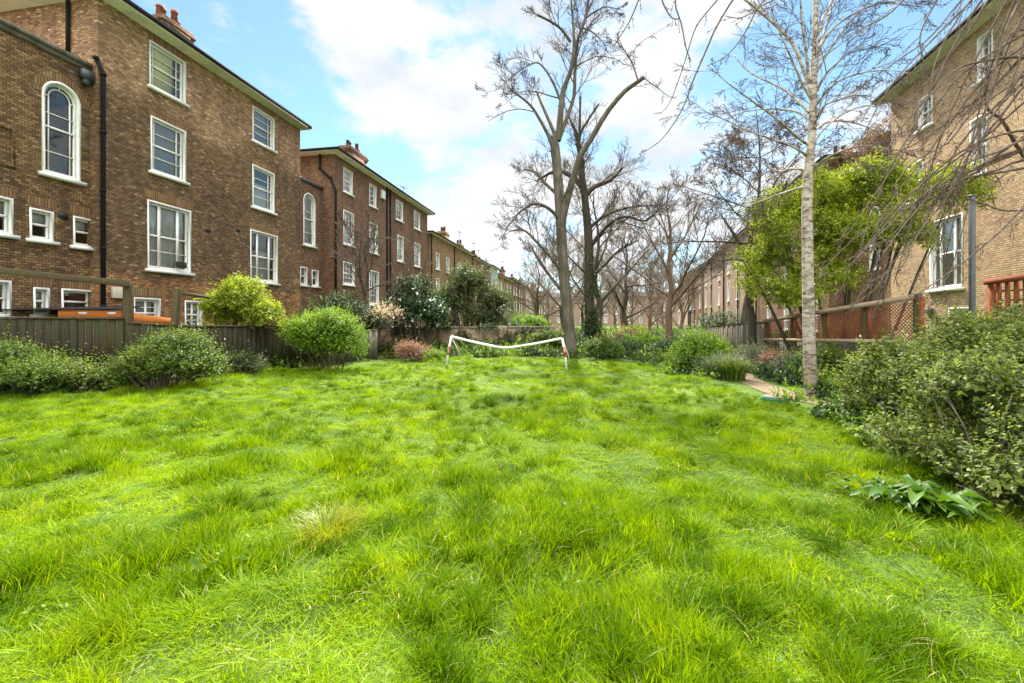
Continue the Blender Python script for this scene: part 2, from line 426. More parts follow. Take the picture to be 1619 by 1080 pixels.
def groundmat():
    m, nt, out = M('garden soil and turf')
    tc = N(nt, 'ShaderNodeTexCoord')
    f = noise(nt, tc.outputs['Object'], 1.4, 6, .65); f2 = noise(nt, tc.outputs['Object'], 30, 4, .7)
    c = ramp(nt, f, [(.35, (.05, .085, .014)), (.6, (.075, .125, .018)), (.75, (.10, .10, .035))])
    c = mixc(nt, .5, c, mixc(nt, 1.0, c, ramp(nt, f2, [(.3, (.35, .35, .35)), (.7, (1.5, 1.5, 1.5))]), 'MULTIPLY'))
    principled(nt, out, c, .95, .1, 0, f2, .02, .6)
    return m
MAT['ground'] = groundmat()
MAT['soil'] = simple('bare soil', (.085, .06, .04), .45, 9, .95, .1, bump=.03)
MAT['path'] = simple('sandy path', (.185, .135, .085), .25, 14, .95, .1, bump=.01, dirt=(.11, .09, .05))
MAT['green_plastic'] = simple('green plastic', (.02, .22, .10), .15, 8, .4, .5)
MAT['grey_lid'] = simple('grey brown lid', (.12, .105, .085), .2, 14, .8)
MAT['white_plastic'] = simple('cream plastic box', (.6, .52, .38), .1, 8, .5)
MAT['black_box'] = simple('dark grille', (.03, .028, .027), .2, 8, .6)
MAT['paper'] = simple('pale paper label', (.62, .5, .42), .15, 20, .7)

# ------------------------------------------------------------------ terrain
def ax(a, b, s): return list(np.arange(a, b + 1e-6, s))
gx = np.array([-420, -220, -120, -70, -45, -32, -24] + ax(-18, 8, .15) + [10, 13, 17, 24, 32, 45, 70, 120, 220, 420])
gy = np.array([-120, -60, -30, -15, -8, -4] + ax(-2, 21, .15) + [22, 24, 28, 34, 42, 52, 70, 95, 130, 180, 260, 420, 700])
GX, GY = np.meshgrid(gx, gy)
V = np.stack([GX, GY, ground_h(GX, GY)], -1).reshape(-1, 3)
nx, ny = len(gx), len(gy)
ii = (np.arange(ny - 1)[:, None] * nx + np.arange(nx - 1)[None]).ravel()
kind(new_obj('ground', V, [np.stack([ii, ii + 1, ii + nx + 1, ii + nx], 1)], MAT['ground'], smooth=True), 'structure')

def ribbon(name, pts, w, mat, z):
    pts = [np.array(p[:2]) for p in pts]; V = []
    for i, p in enumerate(pts):
        t = pts[min(i + 1, len(pts) - 1)] - pts[max(i - 1, 0)]; t = t / np.linalg.norm(t); n = np.array([-t[1], t[0]])
        for s in (-1, -.33, .33, 1):
            q = p + n * s * w / 2 * (1 + .12 * math.sin(i * 2.3 + s)); V.append((q[0], q[1], float(ground_h(q[0], q[1])) + z))
    n = len(pts)
    Fc = [[i * 4 + k, i * 4 + k + 1, i * 4 + k + 5, i * 4 + k + 4] for i in range(n - 1) for k in range(3)]
    return kind(new_obj(name, V, [np.array(Fc)], mat, smooth=True), 'structure')
pathpts = [(6.4, 8.0), (5.2, 8.45), (4.5, 8.9), (4.1, 9.5), (3.95, 10.5), (3.98, 12), (4.25, 14), (4.2, 16.5), (4.0, 19), (3.4, 23), (2.6, 28)]
ribbon('path', pathpts, .62, MAT['path'], .012)
# soil under the shrubs either side
def patch(name, poly, mat, z):
    return kind(new_obj(name, [(p[0], p[1], z) for p in poly], [np.array([list(range(len(poly)))])], mat), 'structure')
patch('shrub_bed', [(2.9, 3.0), (3.25, 4.6), (3.75, 6.0), (4.1, 7.6), (4.6, 8.9), (9, 8.9), (11, 2.5), (6, 1.5)], MAT['soil'], .045)
patch('fence_bed', [(-15, 5.0), (-11.4, 6.6), (-10.2, 9.2), (-9.6, 12.0), (-9.0, 13.9), (-8.3, 17.2), (-8.3, 19.4), (-14, 19.4)], MAT['soil'], .02)
# ------------------------------------------------------------------ windows
def arch_outline(u0, u1, z0, z1, n=14):
    r = (u1 - u0) / 2; um = (u0 + u1) / 2; zs = z1 - r
    pts = [(u0, z0), (u1, z0)] + [(um + r * math.cos(a), zs + r * math.sin(a)) for a in np.linspace(0, PI, n)]
    return pts

def inset_arch(u0, u1, z0, z1, t, n=14): return arch_outline(u0 + t, u1 - t, z0 + t, z1 - t, n)

def drape(name, u0, u1, y, z0, z1, mat, parent, folds=9, amp=.03, seed=0):
    n = folds * 6; rng = np.random.default_rng(seed)
    us = np.linspace(u0, u1, n); ph = np.cumsum(rng.uniform(.6, 1.4, n)) * 2 * PI / 6
    ys = y + amp * np.sin(ph); V = []
    for z in (z0, z1):
        V += [(u, yy, z) for u, yy in zip(us, ys)]
    Fc = [[i, i + 1, n + i + 1, n + i] for i in range(n - 1)]
    return new_obj(name, V, [np.array(Fc)], mat, parent, True)

def window(house, u0, u1, z0, z1, style='margin', curtain=None, arch=False, far=False, sill=True, lintel=True, wseed=0):
    fm = MAT['white_paint']; f = MB(); w, h = u1 - u0, z1 - z0
    t0 = .055; rec = .13
    if arch:
        o = arch_outline(u0, u1, z0, z1); i1 = inset_arch(u0, u1, z0, z1, t0 + .02); i2 = inset_arch(u0, u1, z0, z1, t0 + .075)
        f.ring(o, i1, -.012, rec); f.ring(i1, i2, rec - .05, rec + .05)
        a0, a1, b0, b1 = u0 + t0 + .075, u1 - t0 - .075, z0 + t0 + .075, z1 - t0 - .075
    else:
        o = [(u0, z0), (u1, z0), (u1, z1), (u0, z1)]
        def ins(t): return [(u0 + t, z0 + t), (u1 - t, z0 + t), (u1 - t, z1 - t), (u0 + t, z1 - t)]
        f.ring(o, ins(t0), -.012, rec)
        s = t0 + (.075 if w > .9 else .055)
        f.ring(ins(t0), ins(s), rec - .045, rec + .05)
        a0, a1, b0, b1 = u0 + s, u1 - s, z0 + s, z1 - s
    win = f.build('window', fm, house)
    s = MB(); yb = rec - .02; W2, H2 = a1 - a0, b1 - b0; zm = b0 + H2 * .5
    g = .024 if not far else .035
    def vb(u, za=b0, zb=b1, t=g, y=0.0): s.box(u - t / 2, u + t / 2, yb - .018 + y, yb + .018 + y, za, zb)
    def hb(z, ua=a0, ub=a1, t=g, y=0.0): s.box(ua, ub, yb - .0205 + y, yb + .0205 + y, z - t / 2, z + t / 2)
    hb(zm, t=.06, y=-.012)
    if style == 'margin':
        for k in (.1, .9): vb(a0 + W2 * k)
        for k in (.25, .75): hb(b0 + H2 * k)
    elif style == 'margin2':
        for k in (.12, .88): vb(a0 + W2 * k)
        hb(b0 + H2 * .25); hb(b0 + H2 * .75)
    elif style == 'right':
        vb(a0 + W2 * .84); vb(a0 + W2 * .06)
        for k in (.25, .75): hb(b0 + H2 * k)
    elif style == 'tri':
        for k in (.25, .75): vb(a0 + W2 * k, t=.10, y=-.02)
        for k in (.25,): hb(b0 + H2 * k)
    elif style == 'triopen':
        for k in (.25, .75): vb(a0 + W2 * k, t=.09, y=-.02)
    elif style == 'two':
        vb(a0 + W2 * .5); hb(b0 + H2 * .25); hb(b0 + H2 * .75)
    elif style == 'twoV':
        vb(a0 + W2 * .5, t=.07, y=-.014); hb(b0 + H2 * .25); hb(b0 + H2 * .75)
    elif style == 'six':
        for k in (1 / 3, 2 / 3): vb(a0 + W2 * k)
        hb(b0 + H2 * .25); hb(b0 + H2 * .75)
    elif style == 'archm':
        r = W2 / 2; zs = b1 - r; m = W2 * .13
        out_ = inset_arch(a0, a1, b0 - .2, b1, m - .012, 18); inn = inset_arch(a0, a1, b0 - .2, b1, m + .012, 18)
        for i in range(2, len(out_) - 1):
            p, q, r_, t_ = out_[i], out_[i + 1], inn[i + 1], inn[i]
            s.bar(((p[0] + t_[0]) / 2, yb, (p[1] + t_[1]) / 2), ((q[0] + r_[0]) / 2, yb, (q[1] + r_[1]) / 2), .03, .024, (0, 1, 0))
        vb(a0 + m, b0, zs); vb(a1 - m, b0, zs); vb((a0 + a1) / 2, b1 - m, b1)
        hb(b0 + H2 * .22); hb(zs, a0, a0 + m); hb(zs, a1 - m, a1); hb(b0 + H2 * .66)
    elif style == 'plain1':
        pass
    s.build('glazing_bars', fm, win)
    gl = MB()
    if arch:
        gl.poly([(p[0], yb + .022, p[1]) for p in inset_arch(u0, u1, z0, z1, t0 + .05)])
    else: gl.poly([(a0 - .02, yb + .022, b0 - .02), (a1 + .02, yb + .022, b0 - .02), (a1 + .02, yb + .022, b1 + .02), (a0 - .02, yb + .022, b1 + .02)])
    gl.build('glass', MAT['far_glass'] if far else MAT['glass'], win)
    if sill:
        q = MB(); q.box(u0 - .09, u1 + .09, -.11, .05, z0 - .10, z0 - .002); q.build('sill', fm, win)
    if lintel and not arch:
        q = MB(); e = .13
        q.V += [(u0 - .03, -.006, z1 + .004), (u1 + .03, -.006, z1 + .004), (u1 + e, -.006, z1 + .33), (u0 - e, -.006, z1 + .33)]; q.face((0, 1, 2, 3))
        q.build('brick_arch', MAT['brick_arch'], win)
    elif lintel and arch:
        q = MB(); r = (u1 - u0) / 2; um = (u0 + u1) / 2; zs = z1 - r; A = np.linspace(0, PI, 17)
        for i in range(16):
            P = [(um + rr * math.cos(aa), -.006, zs + rr * math.sin(aa)) for rr, aa in ((r + .01, A[i]), (r + .24, A[i]), (r + .24, A[i + 1]), (r + .01, A[i + 1]))]
            q.poly(P)
        q.build('brick_arch', MAT['brick_arch'], win)
    if curtain == 'net':
        drape('net_curtain', a0, a1, rec + .10, b0, b1, MAT['curtain'], win, 12, .02, wseed)
    elif curtain == 'drapes':
        drape('net_curtain', a0 + .1, a1 - .1, rec + .14, b0, b1 - H2 * .35, MAT['curtain'], win, 11, .025, wseed)
    elif curtain == 'blind':
        q = MB(); q.box(a0, a0 + W2 * .74, rec + .012, rec + .02, b0, b1); q.build('roller_blind', MAT['blind'], win)
    elif curtain == 'grey':
        q = MB(); q.box(a0, a1, rec + .06, rec + .07, b0 + H2 * .02, b1); q.build('roller_blind', MAT['grey_blind'], win)
    elif curtain == 'half':
        q = MB(); q.box(a0, a1, rec + .06, rec + .07, b0 + H2 * .55, b1); q.build('roller_blind', MAT['curtain'], win)
    elif curtain == 'side':
        drape('curtain', a0, a0 + W2 * .28, rec + .1, b0, b1, MAT['curtain'], win, 4, .03, wseed)
        drape('curtain', a1 - W2 * .28, a1, rec + .1, b0, b1, MAT['curtain'], win, 4, .03, wseed + 1)
    return win

def wall_mesh(W, H, Dp, ops, z0=0.0, back=True):
    """box of walls with openings in the front (y=0); front faces -y"""
    m = MB()
    us = sorted({0, W, *[round(o[0], 4) for o in ops], *[round(o[1], 4) for o in ops]})
    zs = sorted({z0, H, *[round(o[2], 4) for o in ops], *[round(o[3], 4) for o in ops]})
    def hole(u, z): return any(o[0] < u < o[1] and o[2] < z < o[3] for o in ops)
    for i in range(len(us) - 1):
        j = 0
        while j < len(zs) - 1:
            if hole((us[i] + us[i + 1]) / 2, (zs[j] + zs[j + 1]) / 2): j += 1; continue
            m.poly([(us[i], 0, zs[j]), (us[i + 1], 0, zs[j]), (us[i + 1], 0, zs[j + 1]), (us[i], 0, zs[j + 1])]); j += 1
    for o in ops:
        if o[4]:
            u0, u1, za, z1 = o[:4]; r = (u1 - u0) / 2; um = (u0 + u1) / 2; zz = z1 - r; A = np.linspace(0, PI / 2, 9)
            R = [(um + r * math.cos(a), 0, zz + r * math.sin(a)) for a in A]
            for k in range(8): m.poly([(u1, 0, z1), R[k + 1], R[k]])
            A = np.linspace(PI / 2, PI, 9); R = [(um + r * math.cos(a), 0, zz + r * math.sin(a)) for a in A]
            for k in range(8): m.poly([(u0, 0, z1), R[k + 1], R[k]])
    m.poly([(0, Dp, z0), (0, 0, z0), (0, 0, H), (0, Dp, H)])
    m.poly([(W, 0, z0), (W, Dp, z0), (W, Dp, H), (W, 0, H)])
    m.poly([(W, Dp, z0), (0, Dp, z0), (0, Dp, H), (W, Dp, H)])
    m.poly([(0, .02, H - .004), (W, .02, H - .004), (W, Dp, H - .004), (0, Dp, H - .004)])
    return m

def chimney(roof, u, y, w, d, zb, zt, pots, mats=('terracotta', 'brick_red'), small=False):
    c = MB(); c.box(u - w / 2, u + w / 2, y - d / 2, y + d / 2, zb, zt - .42)
    c.box(u - w / 2 - .07, u + w / 2 + .07, y - d / 2 - .07, y + d / 2 + .07, zt - .42, zt - .28)
    c.box(u - w / 2 - .12, u + w / 2 + .12, y - d / 2 - .12, y + d / 2 + .12, zt - .28, zt - .14)
    c.box(u - w / 2 - .05, u + w / 2 + .05, y - d / 2 - .05, y + d / 2 + .05, zt - .14, zt)
    ch = c.build('chimney', MAT[mats[1]], roof)
    for k in range(pots):
        uu = u - w / 2 + w * (k + .5) / pots; hh = .62 + .12 * ((k * 7) % 3 - 1); p = MB()
        yy = y + (.12 if k % 2 else -.12)
        p.tube([(uu, yy, zt - .01), (uu, yy, zt + hh * .85), (uu, yy, zt + hh * .85), (uu, yy, zt + hh)], [.15, .115, .145, .14], 10)
        p.build('chimney_pot', MAT[mats[0]], roof, True)
    return ch

def hip_roof(house, W, Dp, H, ov=.5, pitch=.42, hipL=True, hipR=True, ovL=None, ovR=None):
    ovL = ov if ovL is None else ovL; ovR = ov if ovR is None else ovR
    e = MB(); e.box(-ovL, W + ovR, -ov, Dp + ov, H, H + .10)          # soffit board
    eo = e.build('eaves', MAT['cream_paint'], house)
    g = MB(); g.box(-ovL - .05, W + ovR + .05, -ov - .07, -ov - .002, H + .06, H + .19)
    g.box(-ovL - .07, -ovL - .002, -ov + .001, Dp + ov, H + .06, H + .19); g.box(W + ovR + .002, W + ovR + .07, -ov + .001, Dp + ov, H + .06, H + .19)
    g.build('gutter', MAT['gutter'], house)
    r = MB(); a, b, c, d = (-ovL, -ov, H + .104), (W + ovR, -ov, H + .104), (W + ovR, Dp + ov, H + .104), (-ovL, Dp + ov, H + .104)
    ym = Dp / 2; zr = H + .1 + pitch * (Dp / 2 + ov)
    u0 = (Dp / 2) if hipL else -ovL; u1 = W - Dp / 2 if hipR else W + ovR
    if u1 < u0: u0 = u1 = (u0 + u1) / 2
    p, q = (u0, ym, zr), (u1, ym, zr)
    if abs(u1 - u0) < 1e-3:
        for tri in ((a, b, p), (b, c, p), (c, d, p), (d, a, p)): r.poly(tri)
    else:
        r.poly([a, b, q, p]); r.poly([c, d, p, q]); r.poly([b, c, q]); r.poly([d, a, p])
    return r.build('roof', MAT['slate'], house)

def downpipe(house, pts, r=.055, hopper=None):
    m = MB(); m.tube(pts, r, 8)
    for p in pts[:-1]:
        m.tube([(p[0], p[1], p[2] - .04), (p[0], p[1], p[2] + .04)], r * 1.35, 8)
    z = pts[-2][2] - 1.8
    while z > pts[-1][2] + .6:
        m.tube([(pts[-1][0], pts[-1][1], z - .04), (pts[-1][0], pts[-1][1], z + .04)], r * 1.35, 8); z -= 1.8
    o = m.build('downpipe', MAT['gutter'], house, True)
    if hopper:
        q = MB(); u, y, z = hopper; q.box(u - .2, u + .2, y - .14, y + .14, z - .12, z + .18); q.box(u - .12, u + .12, y - .1, y + .1, z - .3, z - .12)
        q.build('hopper', MAT['lead'], o)
    return o

LP, LD = (-15.0, 0.0), (0.0, 1.0)
def opsrc(P, d, rows, flip=None):
    """rows: (xl, ytop_at_xl, ybot_at_xl, xr, style, curtain, arch) -> openings (u0,u1,z0,z1,arch,style,curtain)"""
    out = []
    for xl, yt, yb, xr, st, cu, ar in rows:
        s0, z1 = pP(xl, yt, P, d); _, z0 = pP(xl, yb, P, d); s1, _ = pP(xr, yt, P, d)
        out.append([s0, s1, z0, z1, ar, st, cu])
    return out

def house(name, label, origin, rz, W, Dp, H, ops, mat, roof=True, pitch=.42, far=False, cat='house', group=None, ov=.5, ovL=None, ovR=None, z0=-.3, arches=True):
    h = thing(name, label, cat, origin, rz, group)
    wall_mesh(W, H, Dp, ops, z0).build('wall', MAT[mat], h)
    for k, o in enumerate(ops):
        window(h, o[0], o[1], o[2], o[3], o[5], o[6], o[4], far, wseed=k * 7 + int(W * 10), lintel=arches)
    r = hip_roof(h, W, Dp, H, ov, pitch, ovL=ovL, ovR=ovR) if roof else None
    return h, r

def shift(ops, u0): return [[o[0] - u0, o[1] - u0] + o[2:] for o in ops]

# --- near left villa (front plane X=-15, from Y 11.2 to 20.85)
rows1 = [(236, 62, 135, 294, 'right', 'blind', False), (399, 166, 221, 434, 'right', 'grey', False),
         (238.2, 182, 270, 294, 'right', 'grey', False), (399, 259, 326, 434, 'right', 'drapes', False),
         (233, 315, 424.5, 302, 'tri', 'net', False), (395.7, 362, 443.7, 439, 'tri', 'drapes', False),
         (211, 470, 520, 254, 'twoV', 'net', False), (292, 475, 520, 320, 'twoV', 'net', False)]
ops1 = shift(opsrc(LP, LD, rows1), 11.2)
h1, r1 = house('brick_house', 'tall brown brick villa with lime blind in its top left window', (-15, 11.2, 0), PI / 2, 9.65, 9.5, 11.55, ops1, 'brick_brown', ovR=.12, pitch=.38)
chimney(r1, 5.2, 3.2, 1.35, .95, 11.5, 14.45, 4)
chimney(r1, 8.6, 4.6, 1.1, .9, 11.5, 13.85, 0)
for px, py in ((329, 364), (376, 364)):
    s, z = pP(px, py, LP, LD); q = MB(); q.box(s - 11.2 - .11, s - 11.2 + .11, -.012, .02, z - .08, z + .08); q.build('air_vent', MAT['black_box'], h1)
s, z = pP(185, 463, LP, LD); q = MB(); q.box(s - 11.2 - .2, s - 11.2 + .2, -.1, .0, z - .18, z + .18); q.build('meter_box', MAT['white_plastic'], h1, bevel=.01)
s, z = pP(282, 424, LP, LD); q = MB(); q.box(s - 11.2 - .2, s - 11.2 + .16, -.2, -.1, z, z + .22); q.build('extractor', MAT['black_box'], h1, bevel=.01)
q = MB(); s, z = 11.2, 0
downpipe(h1, [(-.1, -.06, 9.6), (.1, -.07, 9.2), (.1, -.07, -.1)], .06)
downpipe(h1, [(-.07, 1.05, 11.6), (-.07, 1.05, 9.8)], .055)

# --- left stair wing
WP = (-15.28, 0)
rowsw = [(66, 117, 272, 128, 'archm', None, True), (46.4, 327.6, 377, 85, 'plain', 'half', False), (115.5, 341, 388, 149.7, 'plain', 'half', False),
         (-22, 305, 366, 20.8, 'plain', 'half', False), (52.5, 454, 497, 78.5, 'plain', 'half', False), (97, 456, 497, 147, 'plain1', None, False),
         (-40, 440, 500, 18, 'plain', 'half', False)]
opsw = shift(opsrc(WP, LD, rowsw), 3.0)
_, zpar = pP(134, 98, WP, LD)
hw, _ = house('stair_wing', 'sooty brick stair wing with tall arched window, joined to nearest villa', (-15.28, 3.0, 0), PI / 2, 8.195, 8.0, zpar - .12, opsw, 'brick_wing', roof=False)
c = MB(); c.box(-.05, 8.19, -.10, .35, zpar - .118, zpar); c.box(-.05, 8.19, -.05, .3, zpar - .26, zpar - .119); c.build('parapet_coping', MAT['render_band'], hw)
downpipe(hw, [(5.6, -.06, 3.2), (5.6, -.06, -.1)], .05)
s, z = pP(100, 341, WP, LD); q = MB(); q.box(s - 3 - .12, s - 3 + .12, -.012, .02, z - .1, z + .1); q.build('air_vent', MAT['black_box'], hw)
s0, z0_ = pP(-10, 258, WP, LD); s1, z1_ = pP(23, 203, WP, LD); q = MB()
q.ring([(s0 - 3, z0_), (s1 - 3, z0_), (s1 - 3, z1_), (s0 - 3, z1_)], [(s0 - 2.92, z0_ + .08), (s1 - 3.08, z0_ + .08), (s1 - 3.08, z1_ - .08), (s0 - 2.92, z1_ - .08)], -.03, .01); q.build('blind_panel', MAT['brick_wing'], hw)
q = MB(); q.box(7.86, 8.16, -.2, -.02, zpar - .55, zpar - .3); q.box(7.93, 8.09, -.16, -.02, zpar - .72, zpar - .551); q.build('hopper', MAT['lead'], hw)

# --- second link wing (setback .8)
W2P = (-15.8, 0)
rows_w2 = [(479.3, 301, 386, 499, 'archm', 'net', True), (474.5, 421, 450, 486, 'plain', 'half', False), (493, 426, 452, 504, 'plain', 'half', False)]
opw2 = shift(opsrc(W2P, LD, rows_w2), 20.86)
_, zp2 = pP(485, 289, W2P, LD)
hw2, _ = house('stair_wing', 'narrow recessed brick wing with slim arched window between the two nearest villas', (-15.8, 20.86, 0), PI / 2, 3.13, 7, zp2, opw2, 'brick_red', roof=False, arches=False)
q = MB(); q.box(.02, 3.12, -.08, .3, zp2, zp2 + .16); q.build('parapet_coping', MAT['lead'], hw2)
downpipe(hw2, [(.16, -.07, zp2 - .1), (.16, -.07, -.1)], .06, hopper=(.22, -.16, zp2 - .05))

# --- second villa pair
rows2 = [(543, 264, 302, 557.5, 'right', 'net', False), (584, 289.5, 324, 595, 'right', None, False), (626, 314.5, 346, 637, 'two', 'half', False), (654.5, 332, 360, 664, 'two', 'half', False),
         (543, 331, 385, 559.5, 'six', 'net', False), (584, 350.5, 398, 597, 'six', 'net', False), (628, 371, 412, 638, 'six', 'net', False), (655, 383, 420, 664.5, 'six', 'net', False),
         (542.5, 413, 449, 561, 'six', 'net', False), (584, 427, 481, 599, 'six', 'net', False), (627.5, 437, 464, 639, 'six', 'net', False), (654.5, 443, 468, 665, 'six', 'net', False)]
ops2 = shift(opsrc(LP, LD, rows2), 24.0)
h2, r2 = house('brick_house', 'red brown brick villa pair with twin downpipes up the middle of its front', (-15, 24.0, 0), PI / 2, 15.1, 8.5, 11.45, ops2, 'brick_red', pitch=.3)
chimney(r2, 8.0, 3.4, 2.6, .9, 11.4, 14.8, 4, ('buff_pot', 'brick_red'))
chimney(r2, 13.2, 4.2, 1.5, .9, 11.4, 14.5, 0, ('buff_pot', 'brick_red'))
s_, _ = pP(611, 400, LP, LD); s2_, _ = pP(616, 400, LP, LD)
downpipe(h2, [(s_ - 24, -.07, 11.5), (s_ - 24, -.07, -.1)], .07); downpipe(h2, [(s2_ - 24, -.07, 11.5), (s2_ - 24, -.07, -.1)], .06)
downpipe(h2, [(-.08, .9, 11.5), (-.08, .9, 10.6), (-.08, .2, 10.0), (-.03, -.1, 9.2), (-.03, -.1, -.1)], .07)
s, z = pP(604, 308, LP, LD); q = MB(); q.box(s - 24 - .25, s - 24 + .25, -.16, -.0, z - .3, z + .3); q.build('alarm_box', MAT['white_paint'], h2, bevel=.01)

# --- the rest of the left terrace
def terrace(origin, rz, W, Dp, H, mat, label, ncol=4, floors=((1.0, 2.5), (3.4, 5.4), (6.6, 8.0)), name='terrace_house', pots=(), pitch=.35, side=None, group=None, pipes=(), ww=.95):
    ops = []
    for f, (za, zb) in enumerate(floors):
        for k in range(ncol):
            u = W * (k + .5) / ncol + (.25 if k % 2 == 0 else -.25)
            ops.append([u - ww / 2, u + ww / 2, za, zb, False, 'two', None])
    h, r = house(name, label, origin, rz, W, Dp, H, ops, mat, far=True, pitch=pitch, group=group, ov=.35, arches=False)
    for (u, w, zt, n) in pots: chimney(r, u, Dp * .42, w, .9, H, zt, n, ('buff_pot', mat if mat != 'green_paint' else 'brick_red'))
    for u in pipes: downpipe(h, [(u, -.07, H), (u, -.07, 0)], .06)
    for (u, w, zt, n) in pots[:1]:
        q = MB(); q.tube([(u + .5, Dp * .42, zt - .3), (u + .5, Dp * .42, zt + 1.9)], .022, 5); q.bar((u - .2, Dp * .42, zt + 1.75), (u + 1.2, Dp * .42, zt + 1.85), .025, .025)
        for e in range(5): q.bar((u - .1 + e * .28, Dp * .42 - .28, zt + 1.76 + e * .02), (u - .1 + e * .28, Dp * .42 + .28, zt + 1.76 + e * .02), .014, .014)
        q.build('aerial', MAT['gutter'], h)
    return h
FL = ((.9, 2.6), (3.5, 5.7), (6.6, 8.2))
terrace((-14.9, 39.6, 0), PI / 2, 14.6, 8, 9.75, 'brick_orange', 'orange brick terrace house pair, first beyond the twin downpipe villa', 4, FL, pots=((1.0, 1.6, 12.9, 4), (13.4, 1.6, 12.6, 4)), pipes=(7.3, .2))
terrace((-14.9, 55.0, 0), PI / 2, 8.6, 8, 9.6, 'brick_brown', 'brown terrace house beside the pale green painted one', 3, FL, pots=((4.5, 1.8, 12.2, 3),))
terrace((-14.7, 63.8, 0), PI / 2, 5.2, 8, 9.6, 'green_paint', 'terrace house with pale green painted front', 2, FL, pots=((2.6, 1.4, 11.8, 3),))
terrace((-15.0, 69.6, 0), PI / 2, 13.6, 8, 9.0, 'brick_orange', 'yellowish terrace house pair beyond the pale green painted house', 5, FL, pots=((1.2, 1.5, 11.4, 3), (12.4, 1.5, 11.4, 3)), pipes=(6.8,))
terrace((-15.0, 84.0, 0), PI / 2, 13.6, 8, 9.6, 'brick_red', 'red brown terrace house pair second beyond the pale green painted house', 4, FL, pots=((6.8, 2.2, 12.2, 4),), pipes=(6.8,))
terrace((-14.6, 98.4, 0), PI / 2, 14.0, 8, 9.2, 'brick_pink', 'pinkish terrace house pair near the far end of the left row', 5, FL, pots=((1.2, 1.5, 11.6, 3), (12.8, 1.5, 11.6, 3)))
terrace((-13.6, 113.2, 0), PI / 2 - .12, 16.0, 8, 9.0, 'brick_orange', 'farthest terrace house pair at the end of the left row', 5, FL, pots=((8, 2, 11.4, 4),))

# --- right hand house: front plane through (13,20) heading 4 deg
RA = rad(4.0); RP = (13.0, 20.0); RD = (math.sin(RA), math.cos(RA))
def rops(rows, s_far):
    out = []
    for xl, yt, yb, xr, st, cu, ar in rows:     # xl is the FAR edge
        s0, z1 = pP(xl, yt, RP, RD); _, z0 = pP(xl, yb, RP, RD); s1, _ = pP(xr, yt, RP, RD)
        out.append([s_far - s0, s_far - s1, z0, z1, ar, st, cu])
    return out
SF = 2.45
def rpt(s, off=0.0): return (RP[0] + RD[0] * s + RD[1] * off, RP[1] + RD[1] * s - RD[0] * off)
rowsR = [(1470, 352, 459, 1522, 'triopen', 'net', False), (1534, 192, 282, 1561, 'two', 'net', False), (1437, 262, 322, 1460, 'two', 'net', False),
         (1545, 62, 132, 1570, 'two', 'net', False), (1452, 160, 208, 1474, 'two', 'net', False), (1500, 487, 550, 1542, 'two', 'side', False)]
opsR = rops(rowsR, SF)
ox, oy = rpt(SF)
hR, rR = house('brick_house', 'sunlit buff brick villa behind the grey lamp post and red trellis', (ox, oy, 0), -PI / 2 - RA, 11.5, 9, 11.4, opsR, 'brick_buff', ovL=.35, arches=False)
s, z = pP(1471, 492, RP, RD); q = MB(); q.box(SF - s - .22, SF - s + .22, -.22, 0, z - .1, z + .1); q.build('wall_light', MAT['grey_metal'], hR, bevel=.03)
# recessed wing beyond it, ivy along its parapet
ox, oy = rpt(8.4, .9)
hRw, _ = house('stair_wing', 'dark recessed brick wing with dry creeper along its parapet, beyond the buff villa', (ox, oy, 0), -PI / 2 - RA, 5.9, 7, 10.6, [[2.2, 3.2, 4.2, 7.4, True, 'archm', None]], 'brick_wing', roof=False, arches=False)
q = MB(); q.box(0, 5.88, -.1, .3, 10.6, 10.75); q.build('parapet_coping', MAT['render_band'], hRw)
def rter(s0, W, H, mat, label, pots=(), off=0.0, ncol=3, pipes=(), floors=FL):
    ox, oy = rpt(s0 + W, off)
    return terrace((ox, oy, 0), -PI / 2 - RA, W, 8, H, mat, label, ncol, floors, pots=pots, pipes=pipes, ww=.85)
FLR = ((.9, 2.8), (3.8, 6.0), (6.9, 8.6))
rter(8.6, 13.5, 10.9, 'brick_red', 'reddish villa pair behind the lime green tree on the right', ((6, 2.4, 13.4, 4),), floors=FLR)
rter(22.6, 14.0, 10.2, 'brick_pink', 'pinkish terrace house pair between the leaning trunk and the young brown tree', ((1, 1.6, 12.4, 3), (13, 1.8, 12.4, 3)), pipes=(7.0, .4, 13.6), floors=FLR)
rter(37.2, 13.5, 9.7, 'brick_pink', 'pinkish terrace house pair second beyond the lime green tree', ((1, 1.6, 11.9, 3), (12.6, 1.6, 11.9, 3)), pipes=(6.7, .3))
rter(51.3, 15.0, 9.9, 'brick_red', 'reddish terrace house pair third beyond the lime green tree', ((7, 2, 12.0, 4),), pipes=(7.5, .3))
rter(67, 16.0, 9.9, 'brick_pink', 'farthest terrace house pair at the end of the right row', ((8, 2, 12, 4),), pipes=(8,))
terrace((-19, 136, 0), 0, 46, 9, 8.6, 'brick_pink', 'long pinkish terrace closing the far end of the gardens', 13, ((.9, 2.6), (3.4, 5.0), (5.9, 7.4)), pots=((5, 2, 11, 4), (15, 2, 11, 4), (25, 2, 11, 4)))
